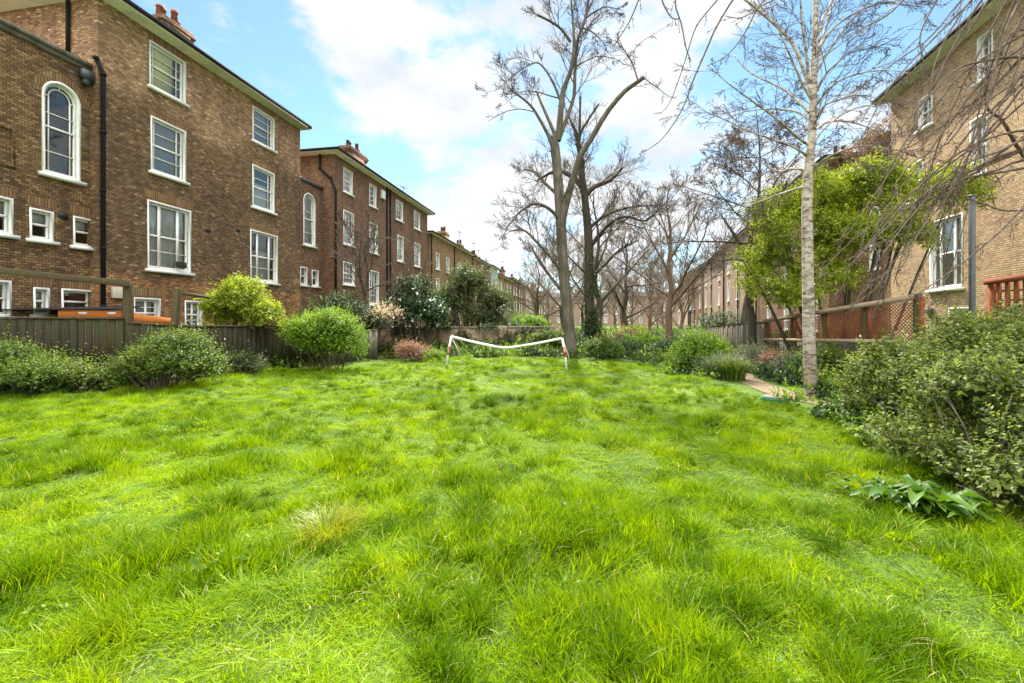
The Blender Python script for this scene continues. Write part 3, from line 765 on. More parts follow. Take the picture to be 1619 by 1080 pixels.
# ------------------------------------------------------------------ trees: branch skeletons and tube meshes
class Branches:
    """collects polylines (n points, radii) and turns them into one tube mesh, vectorised per point count"""
    def __init__(s): s.d = {}
    def add(s, pts, rad_, sides): s.d.setdefault((len(pts), sides), []).append((pts, rad_))
    def mesh(s):
        VV = []; FF = []; base = 0
        for (n, k), lst in s.d.items():
            P = np.array([a for a, _ in lst], float); R = np.array([b for _, b in lst], float); B = len(lst)
            T = np.gradient(P, axis=1); T /= np.linalg.norm(T, axis=2, keepdims=True) + 1e-9
            ref = np.where(np.abs(T[:, :1, 2:3]) < .8, np.array([0, 0, 1.0]), np.array([1.0, 0, 0])); ref = np.repeat(ref, n, 1)
            A = ref - T * (ref * T).sum(2, keepdims=True); A /= np.linalg.norm(A, axis=2, keepdims=True) + 1e-9
            Bn = np.cross(T, A)
            ang = np.arange(k) * 2 * PI / k
            ring = P[:, :, None] + R[:, :, None, None] * (A[:, :, None] * np.cos(ang)[None, None, :, None] + Bn[:, :, None] * np.sin(ang)[None, None, :, None])
            VV.append(ring.reshape(-1, 3))
            i0 = base + (np.arange(B)[:, None, None] * n + np.arange(n - 1)[None, :, None]) * k
            j = np.arange(k)[None, None]; j2 = (j + 1) % k
            FF.append(np.stack([i0 + j, i0 + j2, i0 + k + j2, i0 + k + j], -1).reshape(-1, 4))
            if k >= 5:
                cap = base + (np.arange(B)[:, None] * n + n - 1) * k + np.arange(k)[None]
                FF.append(cap)
            base += B * n * k
        if not VV: return None
        return np.concatenate(VV), FF
    def build(s, name, mat, parent):
        V, Fc = s.mesh()
        by = {}
        for f in Fc: by.setdefault(f.shape[1], []).append(f)
        return new_obj(name, V, [np.concatenate(v) for v in by.values()], mat, parent, True, boxuv=False)

def unit(v): return v / (np.linalg.norm(v) + 1e-9)

def smooth_path(pts, radii, n):
    """Catmull-Rom resample"""
    P = np.array(pts, float); R = np.array(radii, float); m = len(P)
    t = np.linspace(0, m - 1, n); out = []; rr = []
    for x in t:
        i = min(int(x), m - 2); f = x - i
        p0 = P[max(i - 1, 0)]; p1 = P[i]; p2 = P[i + 1]; p3 = P[min(i + 2, m - 1)]
        out.append(.5 * ((2 * p1) + (p2 - p0) * f + (2 * p0 - 5 * p1 + 4 * p2 - p3) * f * f + (-p0 + 3 * p1 - 3 * p2 + p3) * f ** 3))
        rr.append(R[i] * (1 - f) + R[i + 1] * f)
    return np.array(out), np.array(rr)

def grow(rng, big, fine, start, d, length, r, lvl, C, buds=None):
    """recursive branch; C: dict(levels, nchild, ang, grav, wig, ratio, up)"""
    n = 6 if lvl <= 1 else 5 if lvl == 2 else 4
    pts = [np.array(start, float)]; dd = unit(np.array(d, float)); seg = length / (n - 1)
    for i in range(n - 1):
        dd = unit(dd + rng.normal(0, C['wig'], 3) + np.array([0, 0, C['grav'][min(lvl, len(C['grav']) - 1)]]))
        pts.append(pts[-1] + dd * seg)
    end = C.get('tip', .25); rad_ = np.linspace(r, r * end, n)
    rmin = C.get('rmin', .002)
    rad_ = np.maximum(rad_, rmin)
    (big if r > C['split'] else fine).add(np.array(pts), rad_, 6 if r > .03 else 5 if r > .015 else 3)
    if buds is not None and lvl >= C['levels'] - 1:
        for p in pts[1:]:
            if rng.random() < C.get('bud', .5): buds.append(p)
    if lvl >= C['levels']: return
    twigs(rng, big, fine, np.array(pts), rad_, length, lvl, C, buds)

def twigs(rng, big, fine, P, R, length, lvl, C, buds=None, t0=None, count=None):
    nc = C['nchild'][min(lvl, len(C['nchild']) - 1)] if count is None else count
    nc = max(0, int(round(nc * rng.uniform(.75, 1.25))))
    t0 = C.get('t0', .2) if t0 is None else t0
    for k in range(nc):
        t = t0 + (1 - t0) * (k + rng.random()) / nc
        x = t * (len(P) - 1); i = min(int(x), len(P) - 2); f = x - i
        p = P[i] * (1 - f) + P[i + 1] * f; tg = unit(P[i + 1] - P[i]); r = R[i] * (1 - f) + R[i + 1] * f
        side = unit(np.cross(tg, rng.normal(0, 1, 3)))
        a = rad(rng.uniform(*C['ang']))
        d = unit(tg * math.cos(a) + side * math.sin(a) + np.array([0, 0, C.get('up', .15)]) + np.array(C.get('pull', (0, 0, 0))))
        ln = length * C['ratio'] * rng.uniform(.55, 1.2) * (1.15 - .55 * t)
        grow(rng, big, fine, p, d, ln, max(min(r * .62, ln * C.get('rl', .014)), C.get('rmin', .002)), lvl + 1, C, buds)

def bud_mesh(name, pts, size, mat, parent, rng):
    P = np.array(pts); n = len(P)
    if n == 0: return
    d = rng.normal(0, 1, (n, 3)); d[:, 2] -= .3; d /= np.linalg.norm(d, axis=1, keepdims=True)
    a = np.cross(d, rng.normal(0, 1, (n, 3))); a /= np.linalg.norm(a, axis=1, keepdims=True); b = np.cross(d, a)
    s = size * rng.uniform(.5, 1.4, (n, 1))
    V = np.stack([P, P + d * s * .5 + a * s * .32, P + d * s * .5 - a * s * .16 + b * s * .28, P + d * s * .5 - a * s * .16 - b * s * .28, P + d * s], 1).reshape(-1, 3)
    i = np.arange(n)[:, None] * 5
    Fc = np.concatenate([i + np.array([x]) for x in ((0, 2, 1), (0, 3, 2), (0, 1, 3), (4, 1, 2), (4, 2, 3), (4, 3, 1))])
    return new_obj(name, V, [Fc], mat, parent, boxuv=False)

def traced(pts, depth0, px_r):
    """photo polyline [(px,py,r_px[,ddepth])] -> world points and radii at a distance"""
    P = []; R = []
    for q in pts:
        dep = depth0 + (q[3] if len(q) > 3 else 0)
        P.append(pD(q[0], q[1], dep)); R.append(q[2] * px_r * dep / F)
    return P, R

def rooted(root, P, base):
    return [np.array(p) - base for p in P]

# --- the big pollarded bare tree in the middle
def z8(x, y): return (780 + x / 3.6, y / 3.6)
def limb(big, fine, rng, pts, dep, base, C, n=14, sides=8, cnt=None, t0=.25, length=None, dep_end=None, buds=None, lvl=1):
    m = len(pts); q = []
    for i, p in enumerate(pts):
        q.append((p[0], p[1], p[2], (0 if dep_end is None else (dep_end - dep) * i / (m - 1))))
    P, R = traced(q, dep, 1.0); P = rooted(None, P, base)
    P, R = smooth_path(P, R, n)
    big.add(P, R, sides)
    ln = sum(np.linalg.norm(P[i + 1] - P[i]) for i in range(len(P) - 1))
    if C: twigs(rng, big, fine, P, R, length or ln * .6, lvl, C, buds, t0, cnt)
    return P, R

rng = np.random.default_rng(11)
CT = dict(levels=4, nchild=[8, 9, 8, 6], ang=(22, 60), grav=[.0, .02, .03, .03], wig=.09, ratio=.6, split=.022, rmin=.0065, up=.18, t0=.2, rl=.016, tip=.3)
base = pG(905, 566) ; base[2] = 0; DEP = 19.4
dep_t = (base[0] * -math.sin(YAW) + base[1] * math.cos(YAW)); DEP = dep_t
t1 = thing('bare_tree', 'tallest bare grey tree with sawn off limbs, directly behind the right goalpost', 'tree', base)
big, fine = Branches(), Branches()
def Z(l): return [(*z8(a, b), r / 3.7) for a, b, r in l]
limb(big, fine, rng, [(906, 572, 13), (903, 552, 9.8), (898, 500, 8.6), (892, 440, 8.3), (888, 380, 8.2), (885, 320, 8.0), (881, 270, 7.4), (878, 235, 7.0), (875, 215, 6.4)], DEP, base, dict(CT, levels=3), 26, 12, 6, .45, 3.2)
limb(big, fine, rng, Z([(365, 800, 21), (375, 740, 19), (385, 620, 17), (400, 510, 15), (440, 400, 12), (460, 280, 11), (455, 150, 7), (445, 30, 5), (440, -120, 3)]), DEP, base, CT, 20, 8, 9, .35, 3.6)
limb(big, fine, rng, Z([(370, 800, 16), (400, 720, 12), (430, 640, 11), (460, 540, 10), (465, 400, 9), (480, 230, 9), (520, 120, 8), (545, -20, 7), (560, -160, 4)]), DEP, base, CT, 20, 8, 10, .3, 3.6, DEP + .6)
limb(big, fine, rng, Z([(350, 930, 16), (325, 800, 11), (240, 640, 8), (185, 575, 6.5), (110, 520, 4), (75, 475, 2.5), (20, 420, 1)]), DEP, base, CT, 16, 7, 6, .35, 2.4, DEP - 1)
limb(big, fine, rng, Z([(352, 770, 12), (300, 650, 8.5), (265, 570, 7), (250, 530, 6.5)]), DEP, base, dict(CT, levels=3), 10, 7, 3, .6, 1.6, DEP + .5)
limb(big, fine, rng, Z([(385, 580, 8), (340, 470, 6), (290, 390, 5), (240, 355, 4), (150, 400, 3), (70, 470, 2), (10, 520, .8)]), DEP, base, CT, 16, 6, 8, .3, 2.0, DEP - .5)
limb(big, fine, rng, Z([(440, 240, 9), (390, 170, 7.5), (330, 125, 7), (250, 85, 6.5)]), DEP, base, CT, 10, 7, 6, .3, 2.0, DEP - .8)
limb(big, fine, rng, Z([(380, 560, 6), (320, 545, 4), (230, 520, 3), (140, 530, 2), (60, 600, .8)]), DEP, base, CT, 12, 6, 6, .25, 1.6)
limb(big, fine, rng, Z([(240, 640, 3), (150, 620, 3), (60, 640, 2), (-30, 690, .8)]), DEP - .6, base, dict(CT, levels=3), 10, 5, 3, .3, 1.0)
limb(big, fine, rng, Z([(470, 380, 6), (520, 350, 4), (600, 320, 3), (690, 335, 2.2), (750, 370, .8)]), DEP + .4, base, CT, 12, 6, 7, .3, 1.5)
limb(big, fine, rng, Z([(510, 160, 6), (560, 180, 4), (600, 215, 3), (640, 260, 1)]), DEP + .4, base, CT, 10, 6, 6, .2, 1.3)
limb(big, fine, rng, Z([(530, 100, 6), (590, 60, 5), (650, 40, 3), (740, 60, 1)]), DEP + .4, base, CT, 10, 6, 6, .2, 1.4)
limb(big, fine, rng, [(886, 372, 5.5), (892, 335, 5.8), (902, 297, 5.3), (916, 250, 4.8), (935, 219, 4.4), (958, 180, 3.9), (985, 147, 3.5), (1003, 133, 3.3), (1019, 122, 3.2)], DEP, base, dict(CT, levels=3), 18, 9, 5, .4, 1.7, DEP - 1.6)
limb(big, fine, rng, Z([(822, 455, 5), (795, 370, 4), (770, 320, 3.5), (730, 270, 3), (690, 225, 2)]), DEP - 1.4, base, dict(CT, levels=3), 10, 6, 5, .2, 1.3)
limb(big, fine, rng, Z([(770, 330, 3), (830, 250, 2), (920, 190, 1.4), (990, 150, .6)]), DEP - 1.4, base, dict(CT, levels=3), 8, 5, 3, .2, 1)
limb(big, fine, rng, Z([(860, 445, 3), (920, 490, 2.2), (1000, 550, 1)]), DEP - 1.6, base, dict(CT, levels=3), 8, 5, 4, .2, 1)
limb(big, fine, rng, [(888, 350, 3.4), (868, 330, 3), (846, 322, 2.4), (822, 335, 1.8), (800, 362, 1)], DEP, base, CT, 12, 6, 9, .2, 2.2, DEP - 1.5)
limb(big, fine, rng, [(889, 430, 3), (872, 408, 2.6), (848, 382, 2.2), (828, 364, 1.7), (805, 366, .8)], DEP, base, CT, 12, 6, 9, .2, 2.2, DEP - 1)
limb(big, fine, rng, [(892, 465, 3), (872, 440, 2.5), (852, 412, 2), (838, 385, 1)], DEP, base, CT, 10, 6, 8, .2, 2.2, DEP + 1)
limb(big, fine, rng, [(884, 310, 3), (862, 290, 2.5), (845, 272, 2), (828, 268, 1)], DEP, base, CT, 10, 6, 8, .2, 2.2, DEP + 1)
big.build('trunk', MAT['bark_grey'], t1); fine.build('crown', MAT['twig'], t1)

# --- second trunk just behind, ivy at its foot
base2 = pG(934, 556); base2[2] = 0; D2 = (base2[0] * -math.sin(YAW) + base2[1] * math.cos(YAW))
t2 = thing('bare_tree', 'slender bare tree with ivy around its foot, just right of the tallest grey tree', 'tree', base2)
big, fine = Branches(), Branches()
limb(big, fine, rng, [(935, 562, 10.5), (933, 520, 8.2), (931, 460, 7.5), (931, 400, 7.2), (929, 360, 6.6), (924, 310, 5.6), (920, 280, 5.2), (919, 255, 4.8), (914, 225, 4)], D2, base2, CT, 22, 9, 14, .4, 4.2)
limb(big, fine, rng, Z([(485, 800, 17), (465, 740, 8), (440, 690, 6), (415, 620, 3)]), D2, base2, CT, 8, 7, 4, .2, 1.5)
limb(big, fine, rng, Z([(488, 790, 10), (500, 750, 8), (545, 675, 7), (600, 592, 6)]), D2, base2, dict(CT, levels=3), 8, 7, 4, .4, 1.5)
limb(big, fine, rng, Z([(490, 770, 8), (493, 650, 6.5), (494, 550, 6)]), D2, base2, dict(CT, levels=3), 8, 7, 4, .4, 1.5)
limb(big, fine, rng, [(932, 392, 4), (948, 372, 3.4), (966, 352, 2.8), (990, 342, 2.2), (1020, 350, 1.5), (1040, 332, .8)], D2, base2, CT, 12, 6, 11, .2, 3.2, D2 - 2)
limb(big, fine, rng, [(928, 365, 3), (950, 345, 2.6), (975, 333, 2.2), (1010, 326, 1.5), (1050, 325, .8)], D2, base2, CT, 12, 6, 10, .2, 3, D2 + 1)
limb(big, fine, rng, [(924, 310, 5), (940, 295, 4), (965, 285, 3), (985, 265, 1.5)], D2, base2, CT, 10, 6, 11, .2, 3)
limb(big, fine, rng, [(922, 300, 5), (905, 280, 4), (880, 270, 3), (850, 285, 1.5)], D2 , base2, CT, 10, 6, 10, .2, 3, D2 + 2)
limb(big, fine, rng, [(932, 440, 3), (955, 420, 2.5), (980, 395, 2), (1010, 380, .8)], D2, base2, CT, 10, 6, 9, .2, 2.6, D2 + 1)
big.build('trunk', MAT['bark_dark'], t2); fine.build('crown', MAT['twig'], t2)

# --- generic bare trees (several habits), then copies for the far garden
def bare_tree(name, label, pos, h, seed, C, rtrunk, lean=(0, 0), fork=.4, nlimb=9, cat='tree', bark='bark_dark', twig='twig', group=None, spread=(25, 60), limblen=.42, rz=0.0):
    r = np.random.default_rng(seed); t = thing(name, label, cat, pos, rz, group)
    big, fine = Branches(), Branches()
    P = [np.array([0, 0, -.1])]; n = 9
    for i in range(1, n):
        P.append(np.array([lean[0] * i / (n - 1) + r.normal(0, .012 * h) * (i > 1), lean[1] * i / (n - 1) + r.normal(0, .012 * h) * (i > 1), h * .95 * i / (n - 1)]))
    R = np.array([rtrunk * (1.35 if i == 0 else 1) * (1 - .93 * (i / (n - 1)) ** .8) for i in range(n)])
    P, R = smooth_path(P, R, 16); big.add(P, R, 9)
    for k in range(nlimb):
        f = fork + (1 - fork) * (k + r.random() * .6) / nlimb; x = f * (len(P) - 1); i = min(int(x), len(P) - 2)
        az = k * 2.4 + r.normal(0, .4); el = rad(r.uniform(*spread))
        d = np.array([math.cos(az) * math.sin(el), math.sin(az) * math.sin(el), math.cos(el)])
        grow(r, big, fine, P[i], d, h * limblen * (1.15 - .75 * (f - fork) / (1 - fork)), max(R[i] * .55, .012), 1, C)
    big.build('trunk', MAT[bark], t); fine.build('crown', MAT[twig], t)
    return t

def copy_tree(o, loc, rz, s, label, group=None):
    c = o.copy(); COL.objects.link(c); c.location = loc; c.rotation_euler = (0, 0, rz); c.scale = (s, s, s); c['label'] = label
    if group: c['group'] = group
    elif 'group' in c: del c['group']
    for ch in o.children:
        k = ch.copy(); COL.objects.link(k); k.parent = c
    return c

CY = dict(levels=4, nchild=[5, 6, 6, 4], ang=(20, 50), grav=[.04, .05, .04], wig=.1, ratio=.55, split=.02, rmin=.008, up=.15, t0=.15, rl=.014)
def dp(px, py, depth): p = pD(px, py, depth); p[2] = 0; return p
bare_tree('bare_tree', 'young bare tree with bright brown trunk and upswept twigs, right of the vista', dp(1058, 560, 20.5), 8.3, 5, CY, .20, fork=.26, nlimb=12, bark='bark_brown', twig='twig_pale', spread=(20, 62), limblen=.5)
CB = dict(levels=4, nchild=[9, 10, 8, 6], ang=(25, 60), grav=[-.01, -.02, -.03], wig=.09, ratio=.46, split=.02, rmin=.007, up=.05, t0=.15, rl=.012)
bare_tree('bare_tree', 'dense bare tree with level spreading twigs, left of the white birch trunk', dp(1190, 570, 16), 9.8, 8, CB, .15, lean=(.2, 0), fork=.38, nlimb=24, spread=(58, 86), limblen=.36)
bare_tree('bare_tree', 'dark bare fruit tree with forking limbs, before the twin downpipe villa', dp(580, 545, 19.5), 5.6, 12, dict(CY, nchild=[6, 6, 6, 4], wig=.17, levels=4, rl=.02), .17, fork=.3, nlimb=9, twig='twig', bark='bark_dark', spread=(25, 65), limblen=.55)
# leaning pale trunk at the right hand fence
lt = thing('leaning_tree', 'leaning smooth grey bare trunk rising behind the low fence on the right', 'tree', dp(1172, 545, 17.5))
b_, f_ = Branches(), Branches(); bb = np.array(dp(1172, 545, 17.5))
limb(b_, f_, rng, [(1172, 548, 9), (1178, 510, 8), (1184, 475, 7.5), (1190, 440, 6), (1180, 405, 4), (1160, 370, 2.4), (1140, 340, 1)], 17.5, bb, dict(CB, levels=3), 16, 8, 9, .45, 2.2)
b_.build('trunk', MAT['bark_grey'], lt); f_.build('crown', MAT['twig'], lt)

# far garden trees: three habits, copied
CF = dict(levels=4, nchild=[8, 8, 7, 5], ang=(20, 55), grav=[.01, .02, .02], wig=.11, ratio=.5, split=.04, rmin=.0085, up=.14, t0=.15, rl=.014)
FG = 'bare trees massed in the far gardens'
FLAB = 'bare brown tree in the mass of leafless trees filling the far gardens'
far0 = bare_tree('bare_tree', FLAB, (2.5, 33, 0), 9, 21, CF, .22, fork=.2, nlimb=13, twig='twig_far', bark='bark_dark', group=FG, limblen=.45, spread=(25, 70))
far1 = bare_tree('bare_tree', FLAB, (-2.5, 40, 0), 10.5, 22, CF, .25, fork=.25, nlimb=13, twig='twig_far', bark='bark_dark', group=FG, limblen=.42, spread=(25, 65))
far2 = bare_tree('bare_tree', FLAB, (5.5, 44, 0), 8.5, 23, dict(CF, ang=(20, 45)), .2, fork=.15, nlimb=14, twig='twig_far', bark='bark_brown', group=FG, limblen=.5, spread=(20, 50))
protos = [far0, far1, far2]; r_ = np.random.default_rng(4)
spots = [(-5.2, 44), (.5, 46), (8, 52), (-7, 57), (-1, 56), (4, 60), (11, 66), (1.5, 74), (7, 80), (-8, 84), (5, 98), (13, 92), (-6, 108), (0.4, 27.5), (6.6, 35)]
for i, (x, y) in enumerate(spots):
    copy_tree(protos[i % 3], (x, y, 0), r_.uniform(0, 6.28), r_.uniform(.72, 1.0) if y < 40 else r_.uniform(.8, 1.15), FLAB, FG)
# a few thin bare tops in the left gardens, seen against the sky over the roofs
copy_tree(far2, (-13.0, 52.0, 0), .7, .95, 'thin bare tree before the brown house next to the green one')

# --- white birch on the right
rng = np.random.default_rng(31)
bbz = pG(1284, 627); bbz[2] = 0; DB = (bbz[0] * -math.sin(YAW) + bbz[1] * math.cos(YAW))
bt = thing('birch_tree', 'pale barked birch with dark banding, at the path edge beside the big shrubs', 'tree', bbz)
CBir = dict(levels=4, nchild=[8, 9, 7, 4], ang=(18, 50), grav=[-.02, -.04, -.05, -.05], wig=.10, ratio=.5, split=.013, rmin=.0032, up=.03, t0=.15, rl=.010, bud=.22, tip=.3)
big, fine, buds = Branches(), Branches(), []
def zb(l): return [(1040 + a / 3.6, b / 3.6, r * .55) for a, b, r in l]
limb(big, fine, rng, [(1284, 634, 13), (1283, 615, 10), (1280, 560, 8.7), (1278, 480, 8.2), (1277, 400, 7.8), (1276, 330, 7.3), (1278, 270, 6.8), (1283, 220, 6), (1286, 150, 5.2), (1288, 80, 4.4), (1290, 0, 3.7), (1292, -80, 3.2), (1295, -170, 1.5)], DB, bbz, CBir, 40, 14, 15, .5, 2.5, None, buds)
for l, e, c in (([(850, 820, 4.2), (780, 770, 3.5), (680, 680, 3), (560, 590, 2.4), (420, 490, 1.7), (280, 370, .8)], -1.2, 9),
             ([(860, 640, 4), (780, 560, 3), (700, 500, 2.6), (520, 410, 2), (430, 310, .9)], 1.0, 8),
             ([(850, 890, 4), (780, 840, 3.2), (640, 790, 2.6), (500, 740, 2.2), (380, 680, 1.6), (250, 625, .8), (160, 570, .5)], -.6, 10),
             ([(850, 970, 4), (760, 960, 3), (690, 975, 2.4), (600, 930, 1.6), (500, 850, .6)], .8, 8),
             ([(870, 560, 4.5), (820, 470, 3.4), (760, 330, 2.6), (700, 200, 1.9), (640, 60, 1)], -.5, 8),
             ([(872, 520, 6), (830, 400, 5), (775, 260, 5.2), (700, 170, 5), (600, 80, 4.4), (500, 0, 3.8), (380, -90, 2)], .5, 9),
             ([(860, 470, 5), (845, 300, 4), (820, 120, 3.4), (810, -60, 2)], -.4, 8),
             ([(905, 360, 4.5), (930, 260, 3.8), (960, 140, 3), (1010, 0, 2), (1060, -120, 1)], .4, 8),
             ([(905, 520, 4), (950, 430, 3), (1020, 360, 2.4), (1110, 290, 1.4), (1200, 240, .6)], -1, 8),
             ([(900, 680, 4), (950, 600, 3), (1030, 570, 2.4), (1130, 540, 1.6), (1260, 560, .6)], -1, 9),
             ([(895, 800, 4), (940, 740, 3), (1050, 650, 2.4), (1180, 600, 1.5), (1300, 600, .6)], .7, 9),
             ([(885, 960, 4), (960, 900, 3), (1080, 850, 2.4), (1200, 830, 1.4), (1350, 860, .6)], -1.2, 9),
             ([(845, 1060, 4), (740, 1090, 3), (600, 1140, 2.2), (420, 1210, 1.2)], .6, 8),
             ([(900, 420, 4), (980, 280, 3), (1080, 140, 2.2), (1220, 0, 1.4), (1330, -90, .8)], -.8, 10),
             ([(900, 600, 4), (1000, 480, 3), (1140, 420, 2.2), (1300, 400, 1.4), (1450, 420, .6)], -1.3, 10),
             ([(895, 740, 4), (980, 690, 3), (1120, 700, 2.2), (1260, 760, 1.2), (1350, 860, .5)], 1.2, 9),
             ([(905, 300, 4), (1000, 160, 3), (1150, 60, 2.2), (1300, 20, 1.4), (1500, 40, .6)], -.9, 10),
             ([(905, 220, 4), (960, 60, 3), (1060, -80, 2.2), (1180, -160, 1)], .5, 8),
             ([(870, 700, 4), (800, 640, 3), (650, 620, 2.2), (480, 640, 1.2), (340, 700, .6)], 1.6, 9)):
    limb(big, fine, rng, zb(l), DB, bbz, CBir, 12, 6, c, .2, 1.7, DB + e, buds)
big.build('trunk', MAT['birch'], bt); fine.build('crown', MAT['twig'], bt)
bud_mesh('catkin', buds, .022, MAT['bud'], bt, rng)['kind'] = 'stuff'

# --- drooping tree just outside the frame on the right: its branches hang into view
rng = np.random.default_rng(77)
wb = np.array([7.4, 7.6, 0.0])
wt = thing('weeping_tree', 'drooping bare branches sweeping in from the right in front of the buff villa', 'tree', wb)
CW = dict(levels=3, nchild=[6, 6, 4], ang=(15, 42), grav=[-.03, -.06, -.07], wig=.09, ratio=.5, split=.011, rmin=.0035, up=-.02, t0=.12, rl=.009, bud=.35, tip=.3)
big, fine, buds = Branches(), Branches(), []
big.add(*smooth_path([np.array([0, 0, -.1]), np.array([.05, .1, 1.5]), np.array([-.05, .1, 3]), np.array([-.2, 0, 4.6]), np.array([-.5, -.2, 6.2]), np.array([-.8, -.3, 8.2]), np.array([-1.0, -.3, 9.6])], [.27, .2, .18, .15, .12, .06, .02], 24), 12)
def zr(l): return [(1319 + a / 3.6, b / 3.6, r * .62) for a, b, r in l]
def zl(l): return [(1319 + a / 3.6, 280 + b / 3.6, r * .62) for a, b, r in l]
DW = 6.6
for l, d0, d1, c in (
    (zr([(1500, 60, 7), (1200, 240, 6.5), (1060, 330, 5.5), (960, 440, 4.5), (860, 530, 3), (740, 620, 2.6), (640, 700, 2), (480, 810, 1.4), (330, 880, .7)]), 7.2, 6.6, 12),
    (zr([(1600, 800, 7), (1200, 900, 5), (1080, 890, 4.2), (960, 690, 3.6), (880, 630, 3), (860, 540, 2.4), (890, 380, 1.5)]), 7.2, 6.8, 8),
    (zr([(1600, 820, 6), (1080, 910, 3.6), (950, 960, 2.8), (830, 1000, 2.2), (680, 1080, 1.4), (560, 1130, .7)]), 7.2, 6.6, 9),
    (zr([(1500, -250, 6), (1200, -120, 4.5), (900, -20, 3.4), (800, 130, 2.6), (700, 260, 2.1), (560, 430, 1.7), (420, 590, 1.3), (260, 760, .9), (120, 900, .5)]), 7.2, 6.4, 12),
    (zr([(1500, -350, 6), (1000, -260, 4), (600, -120, 3), (420, -20, 2.2), (300, 90, 1.8), (160, 160, 1.4), (0, 280, 1.1), (-200, 420, .6)]), 7.2, 6.0, 12),
    (zr([(1400, -300, 5), (900, -250, 4), (640, -60, 2.6), (540, 80, 2), (490, 200, 1.6), (500, 320, 1.2), (540, 420, .6)]), 7.2, 6.5, 9),
    (zr([(1500, -300, 5), (1000, -200, 3.4), (760, -40, 2.4), (560, 200, 1.8), (380, 330, 1.4), (200, 460, 1), (-30, 610, .6)]), 7.2, 6.2, 12),
    (zr([(1400, 100, 4), (1150, 160, 3), (1000, 200, 2.3), (900, 420, 1.9), (760, 620, 1.5), (600, 860, 1.1), (480, 1060, .6)]), 7.2, 6.4, 10),
    (zl([(1400, -400, 6), (1000, -180, 4), (800, -20, 2.8), (560, 120, 2.2), (400, 180, 1.8), (250, 250, 1.4), (60, 400, .9), (-60, 520, .5)]), 7.2, 6.3, 11),
    (zl([(1400, -300, 6), (900, -80, 3.6), (640, 20, 2.4), (480, 150, 2), (360, 300, 1.6), (180, 440, 1.1), (20, 540, .6)]), 7.2, 6.0, 11),
    (zl([(1400, -260, 5), (900, -100, 3), (600, 90, 2.2), (500, 290, 1.7), (330, 490, 1.3), (230, 640, 1), (110, 720, .6)]), 7.2, 6.0, 10),
    (zl([(1500, 200, 5), (1100, 190, 3), (960, 190, 2), (840, 150, 1.6), (700, 110, 1.2), (600, 90, .7)]), 7.2, 6.4, 8),
    (zl([(700, 60, 1.8), (640, 200, 1.5), (560, 400, 1.1), (440, 620, .6)]), 6.6, 6.2, 6),
    (zl([(760, 180, 1.6), (730, 300, 1.4), (650, 560, 1), (560, 640, .6)]), 6.6, 6.3, 4),
    (zl([(330, 480, 1.4), (295, 600, 1.2), (285, 720, 1.1), (300, 800, 1.0), (315, 850, .6)]), 6.1, 6.0, 4),
    (zl([(120, 720, 1.6), (170, 640, 1.6), (260, 560, 1.2)]), 6.2, 6.2, 3)):
    limb(big, fine, rng, l, d0, wb, CW, 16, 6, c, .15, 1.25, d1, buds)
rx = np.random.default_rng(5)
for k in range(20):
    sx, sy = rx.uniform(1640, 1760), rx.uniform(-260, 300); ex, ey = rx.uniform(1345, 1560), rx.uniform(140, 440)
    if k % 3 == 0: ex, ey = rx.uniform(1330, 1480), rx.uniform(380, 500)
    if ey < sy + 60: ey = sy + rx.uniform(60, 200)
    sag = rx.uniform(-60, 30); dd0, dd1 = 7.2, rx.uniform(5.6, 6.9)
    pts_ = []
    for j in range(7):
        t = j / 6; pts_.append((sx + (ex - sx) * t ** .9 + rx.normal(0, 4), sy + (ey - sy) * t ** 1.25 + sag * math.sin(PI * t) + rx.normal(0, 4), 1.9 * (1 - t) ** .8 + .5))
    limb(big, fine, rng, pts_, dd0, wb, CW, 16, 5, 10, .2, 1.1, dd1, buds)
# the long whips hanging in at the top, from a limb that passes over the lawn above the frame
P, R = smooth_path([np.array([-.8, -.3, 7.6]), np.array([-2.5, -.8, 7.7]), np.array([-4.4, -1.4, 7.5]), np.array([-6.4, -1.8, 7.2]), np.array([-7.6, -2.0, 6.9])], [.07, .055, .045, .03, .018], 14); big.add(P, R, 8)
def ztop(l): return [(1040 + a / 3.6, b / 3.6, r) for a, b, r in l]
for l in (ztop([(620, -260, 1.6), (520, -130, 1.6), (420, 10, 1.5), (330, 160, 1.5), (270, 300, 1.3), (200, 460, 1.2), (150, 600, 1.0), (80, 720, .9), (0, 815, .7), (-110, 880, .5)]),
          ztop([(250, -240, 1.5), (180, -120, 1.4), (100, 0, 1.2), (135, 140, 1.1), (160, 270, .9), (190, 350, .6)]),
          ztop([(40, -160, 1.4), (20, -20, 1.2), (70, 90, 1.0), (110, 110, .6)]),
          ztop([(420, -200, 1.4), (350, -20, 1.2), (270, 80, 1.0), (210, 170, .9), (160, 330, .8), (110, 480, .7), (60, 600, .6), (10, 650, .5)]),
          ztop([(700, -200, 1.4), (620, -20, 1.2), (560, 60, 1.1), (500, 180, 1.0), (420, 290, .8), (340, 350, .7), (280, 375, .5)]),
          ztop([(-60, -150, 1.3), (-110, 0, 1.1), (-160, 120, 1), (-210, 200, .8), (-260, 280, .5)]),
          ztop([(900, -200, 1.4), (760, -60, 1.2), (600, 30, 1.0), (480, 100, .8), (380, 90, .5)])):
    limb(big, fine, rng, l, 6.0, wb, dict(CW, levels=2, nchild=[4, 3], ratio=.4, bud=.7), 18, 5, 5, .15, .55, 5.8, buds)
big.build('trunk', MAT['twig_brown'], wt); fine.build('crown', MAT['twig_brown'], wt)
bud_mesh('bud', buds, .024, MAT['bud'], wt, rng)['kind'] = 'stuff'
